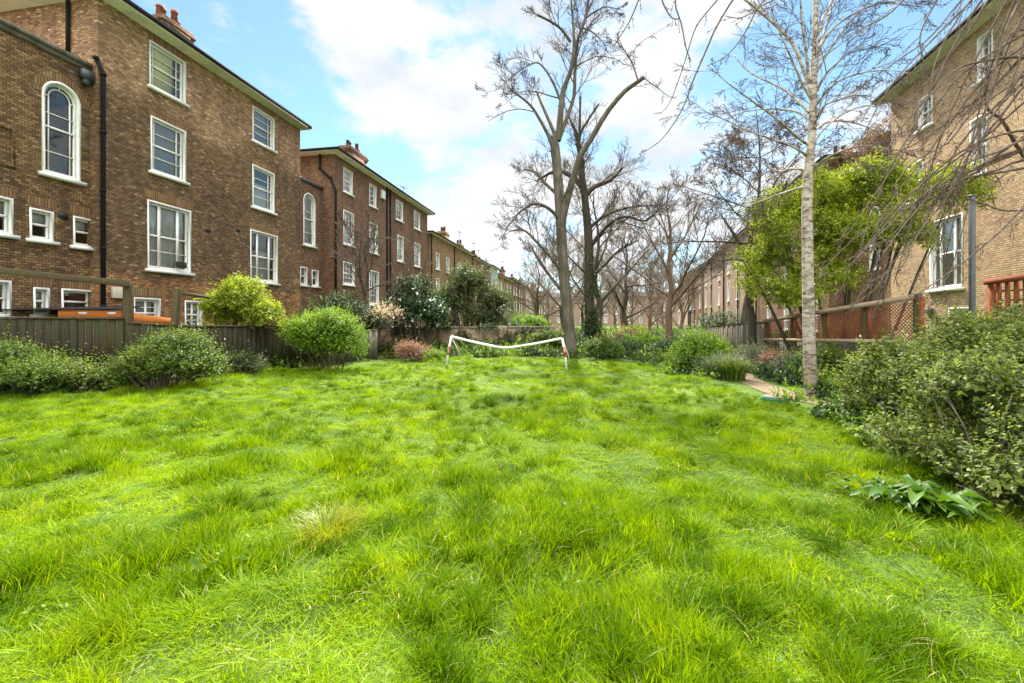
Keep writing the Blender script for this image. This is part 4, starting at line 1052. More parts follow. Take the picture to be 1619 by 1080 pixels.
# ------------------------------------------------------------------ leafy plants
def leaf_mesh(name, P, D, Nn, Ln, Wd, mat, parent, fold=.25, six=False, curl=.15):
    n = len(P)
    D = D / (np.linalg.norm(D, axis=1, keepdims=True) + 1e-9)
    S = np.cross(D, Nn); S /= (np.linalg.norm(S, axis=1, keepdims=True) + 1e-9); U = np.cross(S, D)
    Ln = Ln[:, None]; Wd = Wd[:, None]
    if not six:
        V = np.stack([P, P + D * Ln * .5 + S * Wd * .5 + U * Wd * fold, P + D * Ln - U * Ln * curl, P + D * Ln * .5 - S * Wd * .5 + U * Wd * fold], 1).reshape(-1, 3)
        i = np.arange(n)[:, None] * 4; return new_obj(name, V, [i + np.array([[0, 1, 2, 3]])], mat, parent, boxuv=False)
    V = np.stack([P, P + D * Ln * .33 + S * Wd * .5 + U * Wd * fold, P + D * Ln * .7 + S * Wd * .34 + U * (Wd * fold * .6 - Ln * curl * .4), P + D * Ln - U * Ln * curl,
                  P + D * Ln * .7 - S * Wd * .34 + U * (Wd * fold * .6 - Ln * curl * .4), P + D * Ln * .33 - S * Wd * .5 + U * Wd * fold, P + D * Ln * .5 - U * Ln * curl * .2], 1).reshape(-1, 3)
    i = np.arange(n)[:, None] * 7
    Fc = np.concatenate([i + np.array([[0, 1, 2, 6]]), i + np.array([[6, 2, 3, 4]]), i + np.array([[0, 6, 4, 5]])])
    return new_obj(name, V, [Fc], mat, parent, boxuv=False)

def sprigs(r, blobs, n, shell=.55, low=-.6):
    """sprig positions and axes inside lumpy ellipsoids"""
    w = np.array([b[2] if len(b) > 2 else b[1][0] * b[1][1] + b[1][0] * b[1][2] for b in blobs], float); w /= w.sum()
    ch = r.choice(len(blobs), n, p=w); C = np.array([b[0] for b in blobs])[ch]; R = np.array([b[1] for b in blobs])[ch]
    d = r.normal(0, 1, (n * 3, 3)); d /= np.linalg.norm(d, axis=1, keepdims=True); d = d[d[:, 2] > low][:n]
    while len(d) < n:
        e = r.normal(0, 1, (n, 3)); e /= np.linalg.norm(e, axis=1, keepdims=True); d = np.concatenate([d, e[e[:, 2] > low]])[:n]
    lump = 1 + .38 * (vnoise(d[:, 0] * 3 + ch * 7.1 + 20, d[:, 1] * 3 + d[:, 2] * 2.3 + 20, 9) - .5) * 2 * .8 + .12 * r.normal(0, 1, n)
    rad_ = (shell + (1 - shell) * r.random(n) ** .6) * lump
    P = C + d * R * rad_[:, None]
    return P, d

def clumps(r, blobs, k, f=.42):
    out = []
    for b in blobs:
        c, R = np.array(b[0], float), np.array(b[1], float)
        for _ in range(k):
            d = r.normal(0, 1, 3); d /= np.linalg.norm(d); d[2] = d[2] if d[2] > -.55 else -d[2]
            q = r.uniform(.45, 1.0); g = f * r.uniform(.6, 1.25)
            out.append((c + d * R * q * .8, np.maximum(R * g, .06)))
    return out

def foliage(name, r, blobs, n, per, Ln, Wd, mat, parent, sprig_len=.25, shell=.55, low=-.6, droop=0.0, six=False, upb=.45, splay=.8, zmin=.02):
    P, d = sprigs(r, blobs, n, shell, low)
    A = d * .7 + r.normal(0, .45, (n, 3)) + np.array([0, 0, upb]); A /= np.linalg.norm(A, axis=1, keepdims=True)
    t = np.tile(np.linspace(.1, 1, per), n); k = np.repeat(np.arange(n), per)
    sl = (sprig_len * r.uniform(.6, 1.3, n) * np.where(r.random(n) < .06, 2.1, 1.0))[k]
    pos = P[k] + A[k] * (t * sl)[:, None] - np.array([0, 0, 1]) * (droop * t * t * sl)[:, None]
    sd = r.normal(0, 1, (n * per, 3)); sd -= A[k] * (sd * A[k]).sum(1, keepdims=True); sd /= np.linalg.norm(sd, axis=1, keepdims=True) + 1e-9
    dr = A[k] * (1 - splay * .6) + sd * splay + np.array([0, 0, -.25 * droop])
    nr = A[k] + np.array([0, 0, .5]) + r.normal(0, .35, (n * per, 3))
    s = r.uniform(.6, 1.25, n * per)
    keep = pos[:, 2] > zmin
    return leaf_mesh(name, pos[keep], dr[keep], nr[keep], (Ln * s)[keep], (Wd * s)[keep], mat, parent, six=six)

def stems(name, r, blobs, n, mat, parent, r0=.02, foot=.25, cen=None):
    b = Branches(); P, d = sprigs(r, blobs, n, .5, -.1)
    cx = np.mean([q[0][:2] for q in blobs], 0) if cen is None else np.array(cen)
    for k in range(n):
        a = r.uniform(0, 6.28); f = r.uniform(0, foot)
        foot_xy = cx + (P[k][:2] - cx) * .35 + np.array([math.cos(a), math.sin(a)]) * f
        p0 = np.array([foot_xy[0], foot_xy[1], -.05]); m = p0 * .45 + P[k] * .55 + np.array([0, 0, .12]) + r.normal(0, .05, 3)
        q, w = smooth_path([p0, m, P[k]], [r0, r0 * .65, r0 * .25], 7); b.add(q, w, 5)
    return b.build(name, mat, parent)

def shrub(name, label, pos, blobs, n, per, Ln, Wd, mat, seed, nst=14, stem='twig', r0=.018, cat='shrub', group=None, clump=9, cf=.42, **kw):
    r = np.random.default_rng(seed); t = thing(name, label, cat, (pos[0], pos[1], 0), 0, group); sb = blobs
    if clump: blobs = clumps(r, blobs, clump, cf)
    foliage('foliage', r, blobs, n, per, Ln, Wd, MAT[mat], t, **kw)
    if nst: stems('stem', r, sb, nst, MAT[stem], t, r0)
    return t

# left foreground pair
p = pG(40, 634)
shrub('shrub', 'loose mid green shrub at the left picture edge, before the mossy fence', p,
      [((-1.35, .5, .44), (1.0, .8, .44)), ((-.35, .6, .34), (.75, .7, .34))], 3200, 7, .055, .03, 'leaf_mid', 1, 30, shell=.5, low=-.5)
p = pG(200, 622)
shrub('shrub', 'rounded yellow tipped evergreen shrub, second bush from the left edge', p,
      [((.2, .7, .60), (1.05, .85, .56)), ((.9, .8, .52), (.7, .7, .46)), ((-.35, .6, .44), (.55, .6, .40))], 3600, 7, .055, .03, 'leaf_yellowtip', 2, 30, shell=.55, low=-.35)
p = pG(205, 622)
# lime shrub on a dark stem against the fence
p = dp(380, 540, 13.6)
shrub('tall_shrub', 'lime yellow leaved tall shrub on a dark stem, in front of the board fence', p,
      [((0, .1, 1.95), (.95, .8, .75)), ((-.5, 0, 1.6), (.7, .7, .65)), ((.6, .1, 1.65), (.6, .7, .6)), ((-.1, .1, 2.4), (.6, .5, .35))], 2600, 8, .10, .036, 'leaf_lime', 3, 18, 'bark_dark', .035, shell=.45, low=-.5, upb=.6)
p = dp(355, 580, 12.6)
shrub('shrub', 'small dull green shrub at the foot of the lime yellow shrub', p, [((0, 0, .3), (.7, .4, .33)), ((.7, .1, .25), (.5, .4, .28))], 700, 7, .06, .03, 'leaf_olive', 4, 8)
p = dp(512, 575, 13.2)
shrub('shrub', 'dense bright green rounded shrub between the lime shrub and the fence end', p,
      [((0, .2, .85), (1.25, .9, .8)), ((-.6, .1, 1.1), (.8, .7, .55)), ((.55, .1, .75), (.75, .7, .7)), ((.1, 0, 1.3), (.8, .6, .45))], 4200, 8, .07, .032, 'leaf_bright', 5, 16, shell=.6, low=-.5)
# evergreens before the terrace
p = dp(600, 545, 18.5)
shrub('shrub', 'pinkish blossoming shrub behind the board fence', p, [((0, 0, 1.55), (1.0, .7, .6)), ((-.9, .2, 1.3), (.7, .6, .5)), ((-2.2, .2, 1.5), (1.0, .6, .7))], 650, 5, .055, .035, 'leaf_pink', 6, 40, 'bark_dark', .03, shell=.4)
p = dp(540, 545, 19)
shrub('shrub', 'dark green shrub below the narrow stair wing', p, [((0, 0, 1.6), (1.4, .8, .9)), ((1.2, 0, 1.2), (.9, .7, .7)), ((-1.3, 0, 1.3), (.9, .7, .7))], 1500, 7, .10, .045, 'leaf_dark', 61, 12, 'bark_dark', .03)
p = dp(657, 545, 20.5)
cam_ = shrub('camellia_tree', 'dark glossy camellia dotted with white flowers, left of the pale olive tree', p,
      [((0, 0, 2.2), (1.3, 1.1, 1.2)), ((-.8, 0, 1.7), (.9, .8, .8)), ((.9, 0, 1.7), (.9, .8, .8))], 2600, 7, .11, .05, 'leaf_dark', 7, 14, 'bark_dark', .05, cat='tree')
foliage('blossom', np.random.default_rng(8), [((0, 0, 2.25), (1.4, 1.2, 1.3)), ((-.8, 0, 1.7), (1.0, .9, .9))], 70, 4, .09, .07, MAT['petal'], cam_, sprig_len=.1, shell=.9)['kind'] = 'stuff'
p = dp(745, 540, 24)
shrub('olive_tree', 'pale olive green airy evergreen tree rising behind the brick garden wall', p,
      [((0, 0, 3.2), (1.7, 1.3, 1.1)), ((-1, 0, 2.4), (1.3, 1.1, 1.1)), ((1.1, 0, 2.3), (1.3, 1.1, 1.2)), ((.2, 0, 1.7), (1.8, 1.1, .9))], 3400, 7, .14, .045, 'leaf_olive', 9, 30, 'bark_dark', .05, shell=.35, droop=.5, cat='tree')
p = dp(700, 540, 25)
shrub('shrub', 'olive shrub squeezed between camellia and pale olive tree', p, [((0, 0, 2.4), (.8, .8, 1.0))], 700, 7, .11, .05, 'leaf_olive', 10, 8, cat='shrub')
for i, (px, dep, w, h, mt, lab) in enumerate(((800, 26, 1.3, 1.5, 'leaf_dark', 'dark shrub looking over the garden wall near its right end'), (838, 30, 1.4, 1.7, 'leaf_bright', 'bright green shrub beyond the garden wall, left of the tallest tree'),
                                          (866, 20.5, .95, .85, 'leaf_mid', 'bushy green shrub growing against the wall below the right goalpost'), (820, 34, 1.6, 2.2, 'leaf_olive', 'olive shrub far beyond the garden wall'))):
    shrub('shrub', lab, dp(px, 545, dep), [((0, 0, h * .6), (w, w * .8, h * .5)), ((w * .5, 0, h * .45), (w * .7, w * .6, h * .4))], 1100, 7, .10, .045, mt, 20 + i, 8)
# low planting under the bare trees
for i, (px, dep, w, h, mt, lab) in enumerate(((955, 17.5, .75, .72, 'leaf_mid', 'green shrub right beside the foot of the tallest tree'), (985, 18.5, .85, .68, 'leaf_dark', 'dark low shrub, second to the right of the tallest tree'),
                                          (1020, 19, .9, .78, 'leaf_bright', 'clipped yellow topped green shrub in the middle of the far bed'), (1048, 17.5, .6, .6, 'leaf_dark', 'small dark shrub before the young brown tree'),
                                          (975, 22, .9, 1.0, 'leaf_russet', 'russet dry leaved shrub behind the ivy clad trunk'), (1003, 24, 1.2, 1.2, 'leaf_lime', 'yellowish green shrub at the back of the far bed'),
                                          (1082, 22, 1.0, .9, 'leaf_olive', 'olive shrub behind the young brown tree'), (1135, 21, 1.0, 1.9, 'leaf_dark', 'upright dark holly before the pinkish right terrace'))):
    shrub('shrub', lab, dp(px, 555, dep), [((0, 0, h * .5), (w, w * .8, h * .5)), ((w * .45, -.1, h * .35), (w * .6, w * .6, h * .35)), ((-w * .5, .1, h * .35), (w * .55, w * .6, h * .36))], 1100, 7, .075, .035, mt, 40 + i, 8)
# ivy up the second trunk
iv = thing('ivy', 'dark ivy climbing the foot of the slender bare tree', 'ivy', base2)
foliage('foliage', np.random.default_rng(3), [((0, -.1, .6), (.55, .45, .7)), ((.1, -.1, 1.3), (.38, .34, .5)), ((-.06, 0, 2.0), (.26, .26, .5)), ((.06, -.05, 2.9), (.22, .22, .5)), ((0, -.05, 4.0), (.18, .18, .7))], 620, 6, .09, .07, MAT['leaf_dark'], iv, sprig_len=.16, shell=.75)
# russet mound
shrub('mound_shrub', 'low russet brown rounded bush left of the goal before the garden wall', dp(646, 563, 16.8), [((0, 0, .28), (.62, .5, .36)), ((.4, 0, .2), (.5, .4, .28))], 1100, 7, .05, .028, 'leaf_russet', 50, 6, shell=.75)
shrub('shrub', 'small green plant at the wall foot between russet bush and goal', dp(690, 566, 16.4), [((0, 0, .14), (.4, .3, .16))], 260, 7, .06, .03, 'leaf_bright', 51, 4)
# right side: round bush, grassy tufts, grey shrubs
shrub('shrub', 'round clipped light green bush beside the winding path', dp(1108, 590, 13.2), [((0, .2, .58), (.78, .7, .58)), ((-.2, 0, .4), (.6, .6, .42))], 2200, 7, .055, .03, 'leaf_bright', 52, 10, shell=.75)
for i, (px, py, dep, w, h, mt, lab) in enumerate(((1190, 575, 13.4, .55, .7, 'leaf_grey', 'grey green bush behind the winding path, right of the strappy clumps'), (1225, 580, 12.6, .5, .5, 'leaf_russet', 'pinkish dry low bush left of the birch'),
                                              (1252, 590, 11.4, .5, .55, 'leaf_grey', 'silvery rounded bush touching the left of the birch trunk'), (1310, 590, 11.0, .7, .9, 'leaf_mid', 'green bush right of the birch trunk below the trellis'))):
    shrub('shrub', lab, dp(px, py, dep), [((0, 0, h * .5), (w, w * .8, h * .5)), ((w * .4, .1, h * .4), (w * .6, w * .6, h * .4))], 900, 7, .06, .022, mt, 60 + i, 8)
def strappy(label, pos, n, ln, w, mat, seed, spread=.35, name='strappy_plant', lean=.9):
    r = np.random.default_rng(seed); V = []; Fc = []
    for k in range(n):
        a = r.uniform(0, 6.28); rr = r.uniform(0, spread); L_ = ln * r.uniform(.6, 1.2); p0 = np.array([math.cos(a) * rr * .6, math.sin(a) * rr * .6, -.02]); a2 = a + r.normal(0, .5)
        d = np.array([math.cos(a2), math.sin(a2), 0]); s = np.array([-d[1], d[0], 0]) * w * r.uniform(.7, 1.2); b = len(V); ln_ = lean * r.uniform(.4, 1.2)
        for j in range(6):
            t = j / 5; c = p0 + d * L_ * ln_ * t * t * .8 + np.array([0, 0, L_ * (t - .45 * ln_ * t ** 2.6)]); ww = (1 - t ** 2.2) * .9 + .1
            V += [c - s * ww / 2, c + s * ww / 2]
        for j in range(5): Fc.append([b + 2 * j, b + 2 * j + 1, b + 2 * j + 3, b + 2 * j + 2])
    o = new_obj(name, V, [np.array(Fc)], MAT[mat], None, True, boxuv=False); o.location = pos
    return tag(o, label, 'plant')
strappy('grey green strappy clump at the lawn edge, in front of the round clipped bush', dp(1140, 600, 11.9), 420, .85, .022, 'leaf_grey', 1, .55)
strappy('dark strappy clump beside the path, right of the round clipped bush', dp(1158, 600, 11.5), 360, .8, .022, 'leaf_mid', 2, .5)
strappy('small strappy clump behind the wall foot planting', dp(1160, 580, 14.0), 240, .7, .022, 'leaf_grey', 3, .45)

# lime evergreen tree on the right
p = dp(1335, 560, 13.5)
shrub('evergreen_tree', 'broad lime green evergreen tree behind the birch and before the buff villa', p,
      [((-2.1, 0, 3.4), (1.0, 1.2, 1.4)), ((-1.0, .4, 4.8), (1.5, 1.4, 1.2)), ((.7, .3, 5.25), (1.6, 1.4, 1.1)), ((2.4, .2, 5.1), (1.3, 1.2, .85)), ((.1, 0, 3.8), (1.6, 1.3, .9)), ((-1.9, -.2, 2.2), (1.05, .9, .9)), ((1.2, 0, 4.0), (1.1, 1.1, .8)), ((-.6, 0, 2.9), (1.1, 1, .7))],
      7000, 8, .10, .042, 'leaf_lime', 70, 18, 'bark_dark', .055, clump=9, cf=.38, shell=.3, low=-.8, cat='tree', sprig_len=.3)
# creeper on the recessed wing
ox, oy = rpt(8.4, .7)
cr = thing('creeper', 'dry brown creeper matted over the top of the dark recessed wing', 'creeper', (ox, oy, 0), -PI / 2 - RA)
foliage('foliage', np.random.default_rng(12), [((1.5, 0, 10.7), (1.7, .35, .4)), ((4, 0, 10.7), (1.9, .35, .45)), ((3, .0, 9.9), (1.6, .3, .7))], 900, 6, .1, .05, MAT['leaf_russet'], cr, shell=.5)

# big foreground shrubs, right
fs = [((3.4, 4.2), [((-.05, .0, .22), (.6, .55, .24)), ((-.15, .8, .25), (.5, .5, .26)), ((.25, .2, .42), (.8, .75, .5)), ((.95, -.2, .6), (.7, .6, .6)), ((.2, .7, .7), (.6, .6, .5))], 2300, 'leafy shrub with pale leaf clusters above the broad leaved plant, nearest the camera'),
      ((4.1, 5.9), [((-.35, -.2, .25), (.5, .6, .27)), ((.1, .2, .55), (.85, .8, .55)), ((.8, .1, .8), (.8, .8, .65)), ((-.1, .8, .75), (.6, .6, .5))], 2600, 'dense shrub in the middle of the right hand bed, grey green at its lawn edge'),
      ((4.6, 7.5), [((-.3, .0, .28), (.5, .6, .3)), ((.05, .2, .55), (.7, .8, .55)), ((.8, .1, .75), (.8, .8, .6))], 2000, 'dark shrub at the foot of the birch on the right bed'),
      ((5.4, 4.6), [((.2, 0, .95), (.85, .9, .72)), ((-.2, .6, 1.1), (.6, .7, .6)), ((.6, .8, 1.2), (.7, .7, .6))], 2300, 'tall leafy shrub at the right picture edge below the red slatted screen'),
      ((5.7, 6.6), [((0, 0, .95), (1.0, .9, .75)), ((-.2, .8, .95), (.9, .8, .7)), ((.8, .2, 1.15), (.8, .8, .65))], 2600, 'tall light green shrub around the foot of the grey lamp post'),
      ((5.0, 3.1), [((0, .2, .75), (.9, .7, .6)), ((.7, .3, 1.0), (.6, .6, .5))], 1700, 'brownish open shrub with bare stems at the lower right picture edge')]
for i, ((x, y), bl, n, lab) in enumerate(fs):
    shrub('viburnum_shrub', lab, (x, y), bl, int(n * 1.3), 9, .045, .027, 'leaf_bush', 80 + i, 70, 'twig_pale', .010, clump=13, cf=.30, six=True, shell=.25, low=-.75, sprig_len=.2, splay=.9, zmin=.06)

# broad leaved plant in front of them
def rosette(label, pos, n, ln, w, seed, mat='leaf_hosta', name='broad_leaved_plant'):
    r = np.random.default_rng(seed); V = []; Fc = []
    for k in range(n):
        a = k * 2.4 + r.normal(0, .3); L_ = ln * r.uniform(.55, 1.15); d = np.array([math.cos(a), math.sin(a), 0]); s = np.array([-d[1], d[0], 0]); up = r.uniform(.7, 1.7); p0 = np.array([r.normal(0, .12), r.normal(0, .10), 0]); b = len(V)
        for j in range(8):
            t = j / 7; c = p0 + d * L_ * t * (.75 + .2 * t) + np.array([0, 0, L_ * up * (t - .75 * t * t)]); prof = max(.04, math.sin(PI * min(1, (t * .92 + .05)) ** 1.25)) * w * L_ / ln
            if t < .28: prof *= .35
            sag = prof * (.28 + .22 * math.sin(j * 1.7 + k))
            V += [c - s * prof / 2 + np.array([0, 0, sag]), c, c + s * prof / 2 + np.array([0, 0, sag])]
        for j in range(7):
            for q in (0, 1): Fc.append([b + 3 * j + q, b + 3 * j + q + 1, b + 3 * j + q + 4, b + 3 * j + q + 3])
    o = new_obj(name, V, [np.array(Fc)], MAT[mat], None, True, boxuv=False); o.location = pos
    return tag(o, label, 'plant')
p = pG(1470, 812); rosette('fresh green broad leaved plant with large tongue shaped leaves at the bed edge', (p[0], p[1], .03), 60, .31, .085, 1)
p = pG(1400, 795); rosette('smaller light green broad leaved plant, left neighbour of the large leaved one', (p[0], p[1], .03), 54, .22, .055, 2)

# ------------------------------------------------------------------ fences, walls, shed, goal and the like
def panel_fence(label, a, b, za, zb, mat='fence_green', posts=2, name='board_fence', low=0.0, rail=True):
    a = np.array(a[:2]); b = np.array(b[:2]); W = np.linalg.norm(b - a); ang = math.atan2(b[1] - a[1], b[0] - a[0])
    t = thing(name, label, 'fence', (a[0], a[1], 0), ang); r = np.random.default_rng(int(W * 100)); m = MB(); n = max(3, int(W / .14)); bw = W / n
    for k in range(n):
        z = za + (zb - za) * (k + .5) / n + r.normal(0, .006); y = r.normal(0, .004) + (.006 if k % 2 else -.006)
        m.box(k * bw + .004, (k + 1) * bw - .004, y - .011, y + .011, low, z)
    m.build('board_panel', MAT[mat], t)
    for k in range(posts):
        x = W * k / max(1, posts - 1); z = za + (zb - za) * k / max(1, posts - 1); q = MB(); q.box(x - .05, x + .05, .02, .12, -.1, z + .06); q.build('post', MAT[mat], t, bevel=.006)
    if rail:
        q = MB(); q.bar((0, 0, za + .02), (W, 0, zb + .02), .06, .04); q.build('rail', MAT['timber_dark'], t)
    return t
A0 = (-13.4, 7.2); fz = EYE
def fp(px, py_top, dep): p = pD(px, py_top, dep); return p
f0 = fp(-60, 503, 9.6); f1 = fp(196, 505, 11.0); f2 = fp(278, 516, 11.4); f3 = fp(420, 517, 13.6); f4 = fp(520, 540, 15.2); f5 = fp(596, 531, 17.2)
panel_fence('mossy dark board fence behind the two left shrubs', f0, f1, f0[2], f1[2], posts=4)
panel_fence('short mossy board fence panel between the tall post and leaning post', f1 + np.array([.06, .02, 0]), f2, f2[2] + .08, f2[2], posts=2)
panel_fence('green board fence section behind the lime yellow shrub', f2 + np.array([.06, .02, 0]), f3, f2[2], f3[2], posts=3)
panel_fence('dark board fence section behind the dense bright green shrub', f3 + np.array([.06, .02, 0]), f4, f3[2], f3[2] - .1, posts=3)
panel_fence('grey weathered board fence between bright green shrub and brick garden wall', f4 + np.array([.06, .02, 0]), f5, f4[2] + .35, f5[2] + .2, 'fence_grey', posts=3)
# pergola: tall post with a long level beam; leaning post with rail
pg = thing('pergola', 'brown timber frame with long beam and tall post above the mossy fence', 'pergola', (f1[0], f1[1], 0))
q = MB(); top = pD(203, 447, 11.1); q.bar((top[0] - f1[0], top[1] - f1[1], -.1), (top[0] - f1[0], top[1] - f1[1], top[2]), .16, .16, (0, 1, 0)); q.build('post', MAT['timber_dark'], pg, bevel=.01)
q = MB(); e0 = pD(-40, 424, 9.6); e1 = pD(206, 449, 11.0); q.bar((e0[0] - f1[0], e0[1] - f1[1], e0[2]), (e1[0] - f1[0], e1[1] - f1[1], e1[2]), .1, .14); q.build('beam', MAT['timber_dark'], pg, bevel=.008)
lp = thing('leaning_post', 'leaning weathered post with short rail beside the lower ground window', 'post', (f2[0], f2[1], 0))
q = MB(); c0 = pD(271, 545, 11.5); c1 = pD(281, 456, 11.5); q.bar((c0[0] - f2[0], c0[1] - f2[1], .2), (c1[0] - f2[0], c1[1] - f2[1], c1[2]), .15, .12, (0, 1, 0)); q.build('post', MAT['timber_dark'], lp, bevel=.01)
q = MB(); c2 = pD(330, 470, 12.4); c1 = pD(283, 463, 11.5); q.bar((c1[0] - f2[0], c1[1] - f2[1], c1[2]), (c2[0] - f2[0], c2[1] - f2[1], c2[2]), .06, .08); q.build('rail', MAT['timber_dark'], lp)
# shed with orange fascia boards
s0 = pD(92, 493, 12.2); s1 = pD(192, 495, 12.8); s2 = pD(246, 503, 13.6)
sh = thing('garden_shed', 'low shed with orange fascia boards and black felt roof behind the mossy fence', 'shed', (s0[0], s0[1], 0), math.atan2(s1[1] - s0[1], s1[0] - s0[0]))
w_ = float(np.linalg.norm((s1 - s0)[:2])); zt = float(s0[2]) + .05
q = MB(); q.box(.06, w_ - .02, .06, 1.6, 0, zt - .22); q.build('wall', MAT['orange_wood'], sh)
q = MB(); q.box(0, w_, -.02, .05, zt - .20, zt); q.build('fascia', MAT['orange_wood'], sh, bevel=.006)
q = MB(); q.V += [(-1.6, -.06, zt - .02), (w_ + .1, -.06, zt + .03), (w_ + .1, 1.8, zt + .16), (-1.6, 1.8, zt + .1), (-1.6, -.06, zt + .0), (w_ + .1, -.06, zt + .05), (w_ + .1, 1.8, zt + .18), (-1.6, 1.8, zt + .12)]
for f in ((0, 3, 2, 1), (4, 5, 6, 7), (0, 1, 5, 4), (1, 2, 6, 5), (2, 3, 7, 6), (3, 0, 4, 7)): q.face(f)
q.build('roof', MAT['felt'], sh)
q = MB(); q.V += [(w_ + .04, 0, zt - .34), (w_ + 1.15, .75, zt - .52), (w_ + 1.15, .75, zt - .24), (w_ + .04, 0, zt - .04), (w_ + .04, .05, zt - .34), (w_ + 1.15, .8, zt - .52), (w_ + 1.15, .8, zt - .24), (w_ + .04, .05, zt - .04)]
for f in ((0, 3, 2, 1), (4, 5, 6, 7), (0, 1, 5, 4), (1, 2, 6, 5), (2, 3, 7, 6), (3, 0, 4, 7)): q.face(f)
q.build('side_board', MAT['orange_wood'], sh)
for u in (.42, 1.05):
    q = MB(); q.box(u, u + .19, -.026, -.0202, zt - .135, zt - .05); q.build('paper_label', MAT['paper'], sh)

# brick garden wall at the end of the lawn
w0 = pG(588, 560); w1 = pG(884, 556)
W_ = float(np.linalg.norm((w1 - w0)[:2]))
gw = thing('garden_wall', 'weathered brick garden wall across the end of the lawn behind the goal', 'wall', (w0[0], w0[1], 0), math.atan2(w1[1] - w0[1], w1[0] - w0[0]))
hh = 1.18
q = MB(); q.box(0, W_, 0, .24, -.2, hh); q.build('wall', MAT['brick_garden'], gw)
q = MB(); q.box(-.03, W_ + .03, -.04, .28, hh + .001, hh + .09); q.build('coping', MAT['render_band'], gw, bevel=.02)
for x in (.1, W_ * .36, W_ * .68, W_ - .1):
    q = MB(); q.box(x - .2, x + .2, -.1, .3, -.2, hh + .12); q.build('pier', MAT['brick_garden'], gw)
r = np.random.default_rng(6)
ivw = thing('ivy', 'ragged ivy and moss trailing over the brick garden wall', 'ivy', (w0[0], w0[1], 0), math.atan2(w1[1] - w0[1], w1[0] - w0[0]))
foliage('foliage', r, [((x, -.05, z), (sx, .16, sz)) for x, z, sx, sz in ((1.3, .9, .4, .35), (3.0, 1.15, .9, .16), (4.2, .6, .3, .6), (5.4, 1.1, .7, .2), (6.3, .55, .45, .55), (7.3, 1.0, .5, .3), (W_ - .6, .7, .6, .5))], 1000, 6, .07, .05, MAT['leaf_dark'], ivw, sprig_len=.15, shell=.3)

# the goal
gl = pG(706, 582); gr = pG(896, 588)
gt = thing('football_goal', 'small white tube football goal with sagging crossbar and red taped posts', 'goal', (gl[0], gl[1], 0), math.atan2(gr[1] - gl[1], gr[0] - gl[0]))
GW = float(np.linalg.norm((gr - gl)[:2])); hL = (582 - 532) / (582 - HOR) * EYE; hR_ = (588 - 535) / (588 - HOR) * EYE
q = MB(); q.tube([(0, 0, -.05), (.06, 0, hL * .5), (.17, 0, hL)], .036, 10); po = q.build('post', MAT['white_metal'], gt, True)
q = MB(); q.tube([(.052, 0, hL * .42), (.065, 0, hL * .52), (.10, 0, hL * .69)], .0385, 10); q.build('red_tape', MAT['red_tape'], po, True)
q = MB(); q.tube([(GW, 0, -.05), (GW - .04, 0, hR_ * .5), (GW - .14, 0, hR_)], .036, 10); po = q.build('post', MAT['white_metal'], gt, True)
q = MB(); q.tube([(GW - .034, 0, hR_ * .44), (GW - .05, 0, hR_ * .56), (GW - .085, 0, hR_ * .74)], .0385, 10); q.build('red_tape', MAT['red_tape'], po, True)
xs = np.linspace(0, 1, 17); mid = .5
q = MB(); q.tube([(.17 + (GW - .31) * t, 0, hL + (hR_ - hL) * t - .335 * (1 - (abs(t - .5) / .5) ** 1.25) ) for t in xs], .036, 10); q.build('crossbar', MAT['white_metal'], gt, True)
for u, hq in ((.17, hL), (GW - .14, hR_)):
    q = MB(); q.tube([(u, 0, hq - .01), (u + .12, .28, hq * .55), (u + .22, .62, 0)], .016, 8); q.build('back_stay', MAT['white_metal'], gt, True)

# lamp posts
lpz = pD(1537, 320, 9.4)
po = thing('lamp_post', 'plain grey square lamp post standing in the shrubs before the buff villa', 'lamp post', (lpz[0], lpz[1], 0))
q = MB(); q.box(-.042, .042, -.042, .042, -.1, lpz[2] + .12); q.build('post', MAT['grey_metal'], po, bevel=.012)
q = MB(); q.box(-.05, .05, -.05, .05, lpz[2] + .121, lpz[2] + .16); q.build('cap', MAT['grey_metal'], po, bevel=.01)
q = MB(); q.box(-.1, .1, -.1, .1, -.1, .25); q.build('base', MAT['grey_metal'], po, bevel=.012)
lz = pD(1091, 491, 17.5)
po = thing('lamp_post', 'slim black garden lamp post by the far low fence on the right', 'lamp post', (lz[0], lz[1], 0))
q = MB(); q.tube([(0, 0, -.05), (0, 0, lz[2] - .12)], .03, 8); q.build('post', MAT['gutter'], po)
q = MB(); q.tube([(0, 0, lz[2] - .12), (0, 0, lz[2] - .1), (0, 0, lz[2]), (0, 0, lz[2] + .06)], [.05, .085, .07, .01], 8); q.build('lamp_head', MAT['grey_metal'], po)

# red trellis fence
def lattice(W, z0, z1, step=.085, w=.016):
    m = MB(); H = z1 - z0
    n = int((W + H) / step)
    for k in range(n + 1):
        c = k * step
        for sgn in (1, -1):
            pts = []
            # line x - sgn*(z) = const
            xa, za = (c - H, z1) if False else (c, z0)
            if sgn == 1: p, q = (c - H, z0), (c, z1)
            else: p, q = (c, z0), (c - H, z1)
            def clip(p, q):
                (x0, za), (x1, zb) = p, q
                if x0 > x1: x0, za, x1, zb = x1, zb, x0, za
                if x1 <= 0 or x0 >= W: return None
                if x0 < 0: za += (zb - za) * (0 - x0) / (x1 - x0); x0 = 0
                if x1 > W: zb = za + (zb - za) * (W - x0) / (x1 - x0); x1 = W
                return ((x0, za), (x1, zb))
            r_c = clip(p, q)
            if r_c and abs(r_c[1][0] - r_c[0][0]) > .01:
                (x0, za), (x1, zb) = r_c; yy = .004 * sgn
                m.bar((x0, yy, za), (x1, yy, zb), w, .006, (0, 1, 0))
    return m
t0 = pD(1210, 508, 15.2); t1_ = pD(1448, 470, 9.9)
tv = (t1_ - t0)[:2]; TW = float(np.linalg.norm(tv)); ta = math.atan2(tv[1], tv[0])
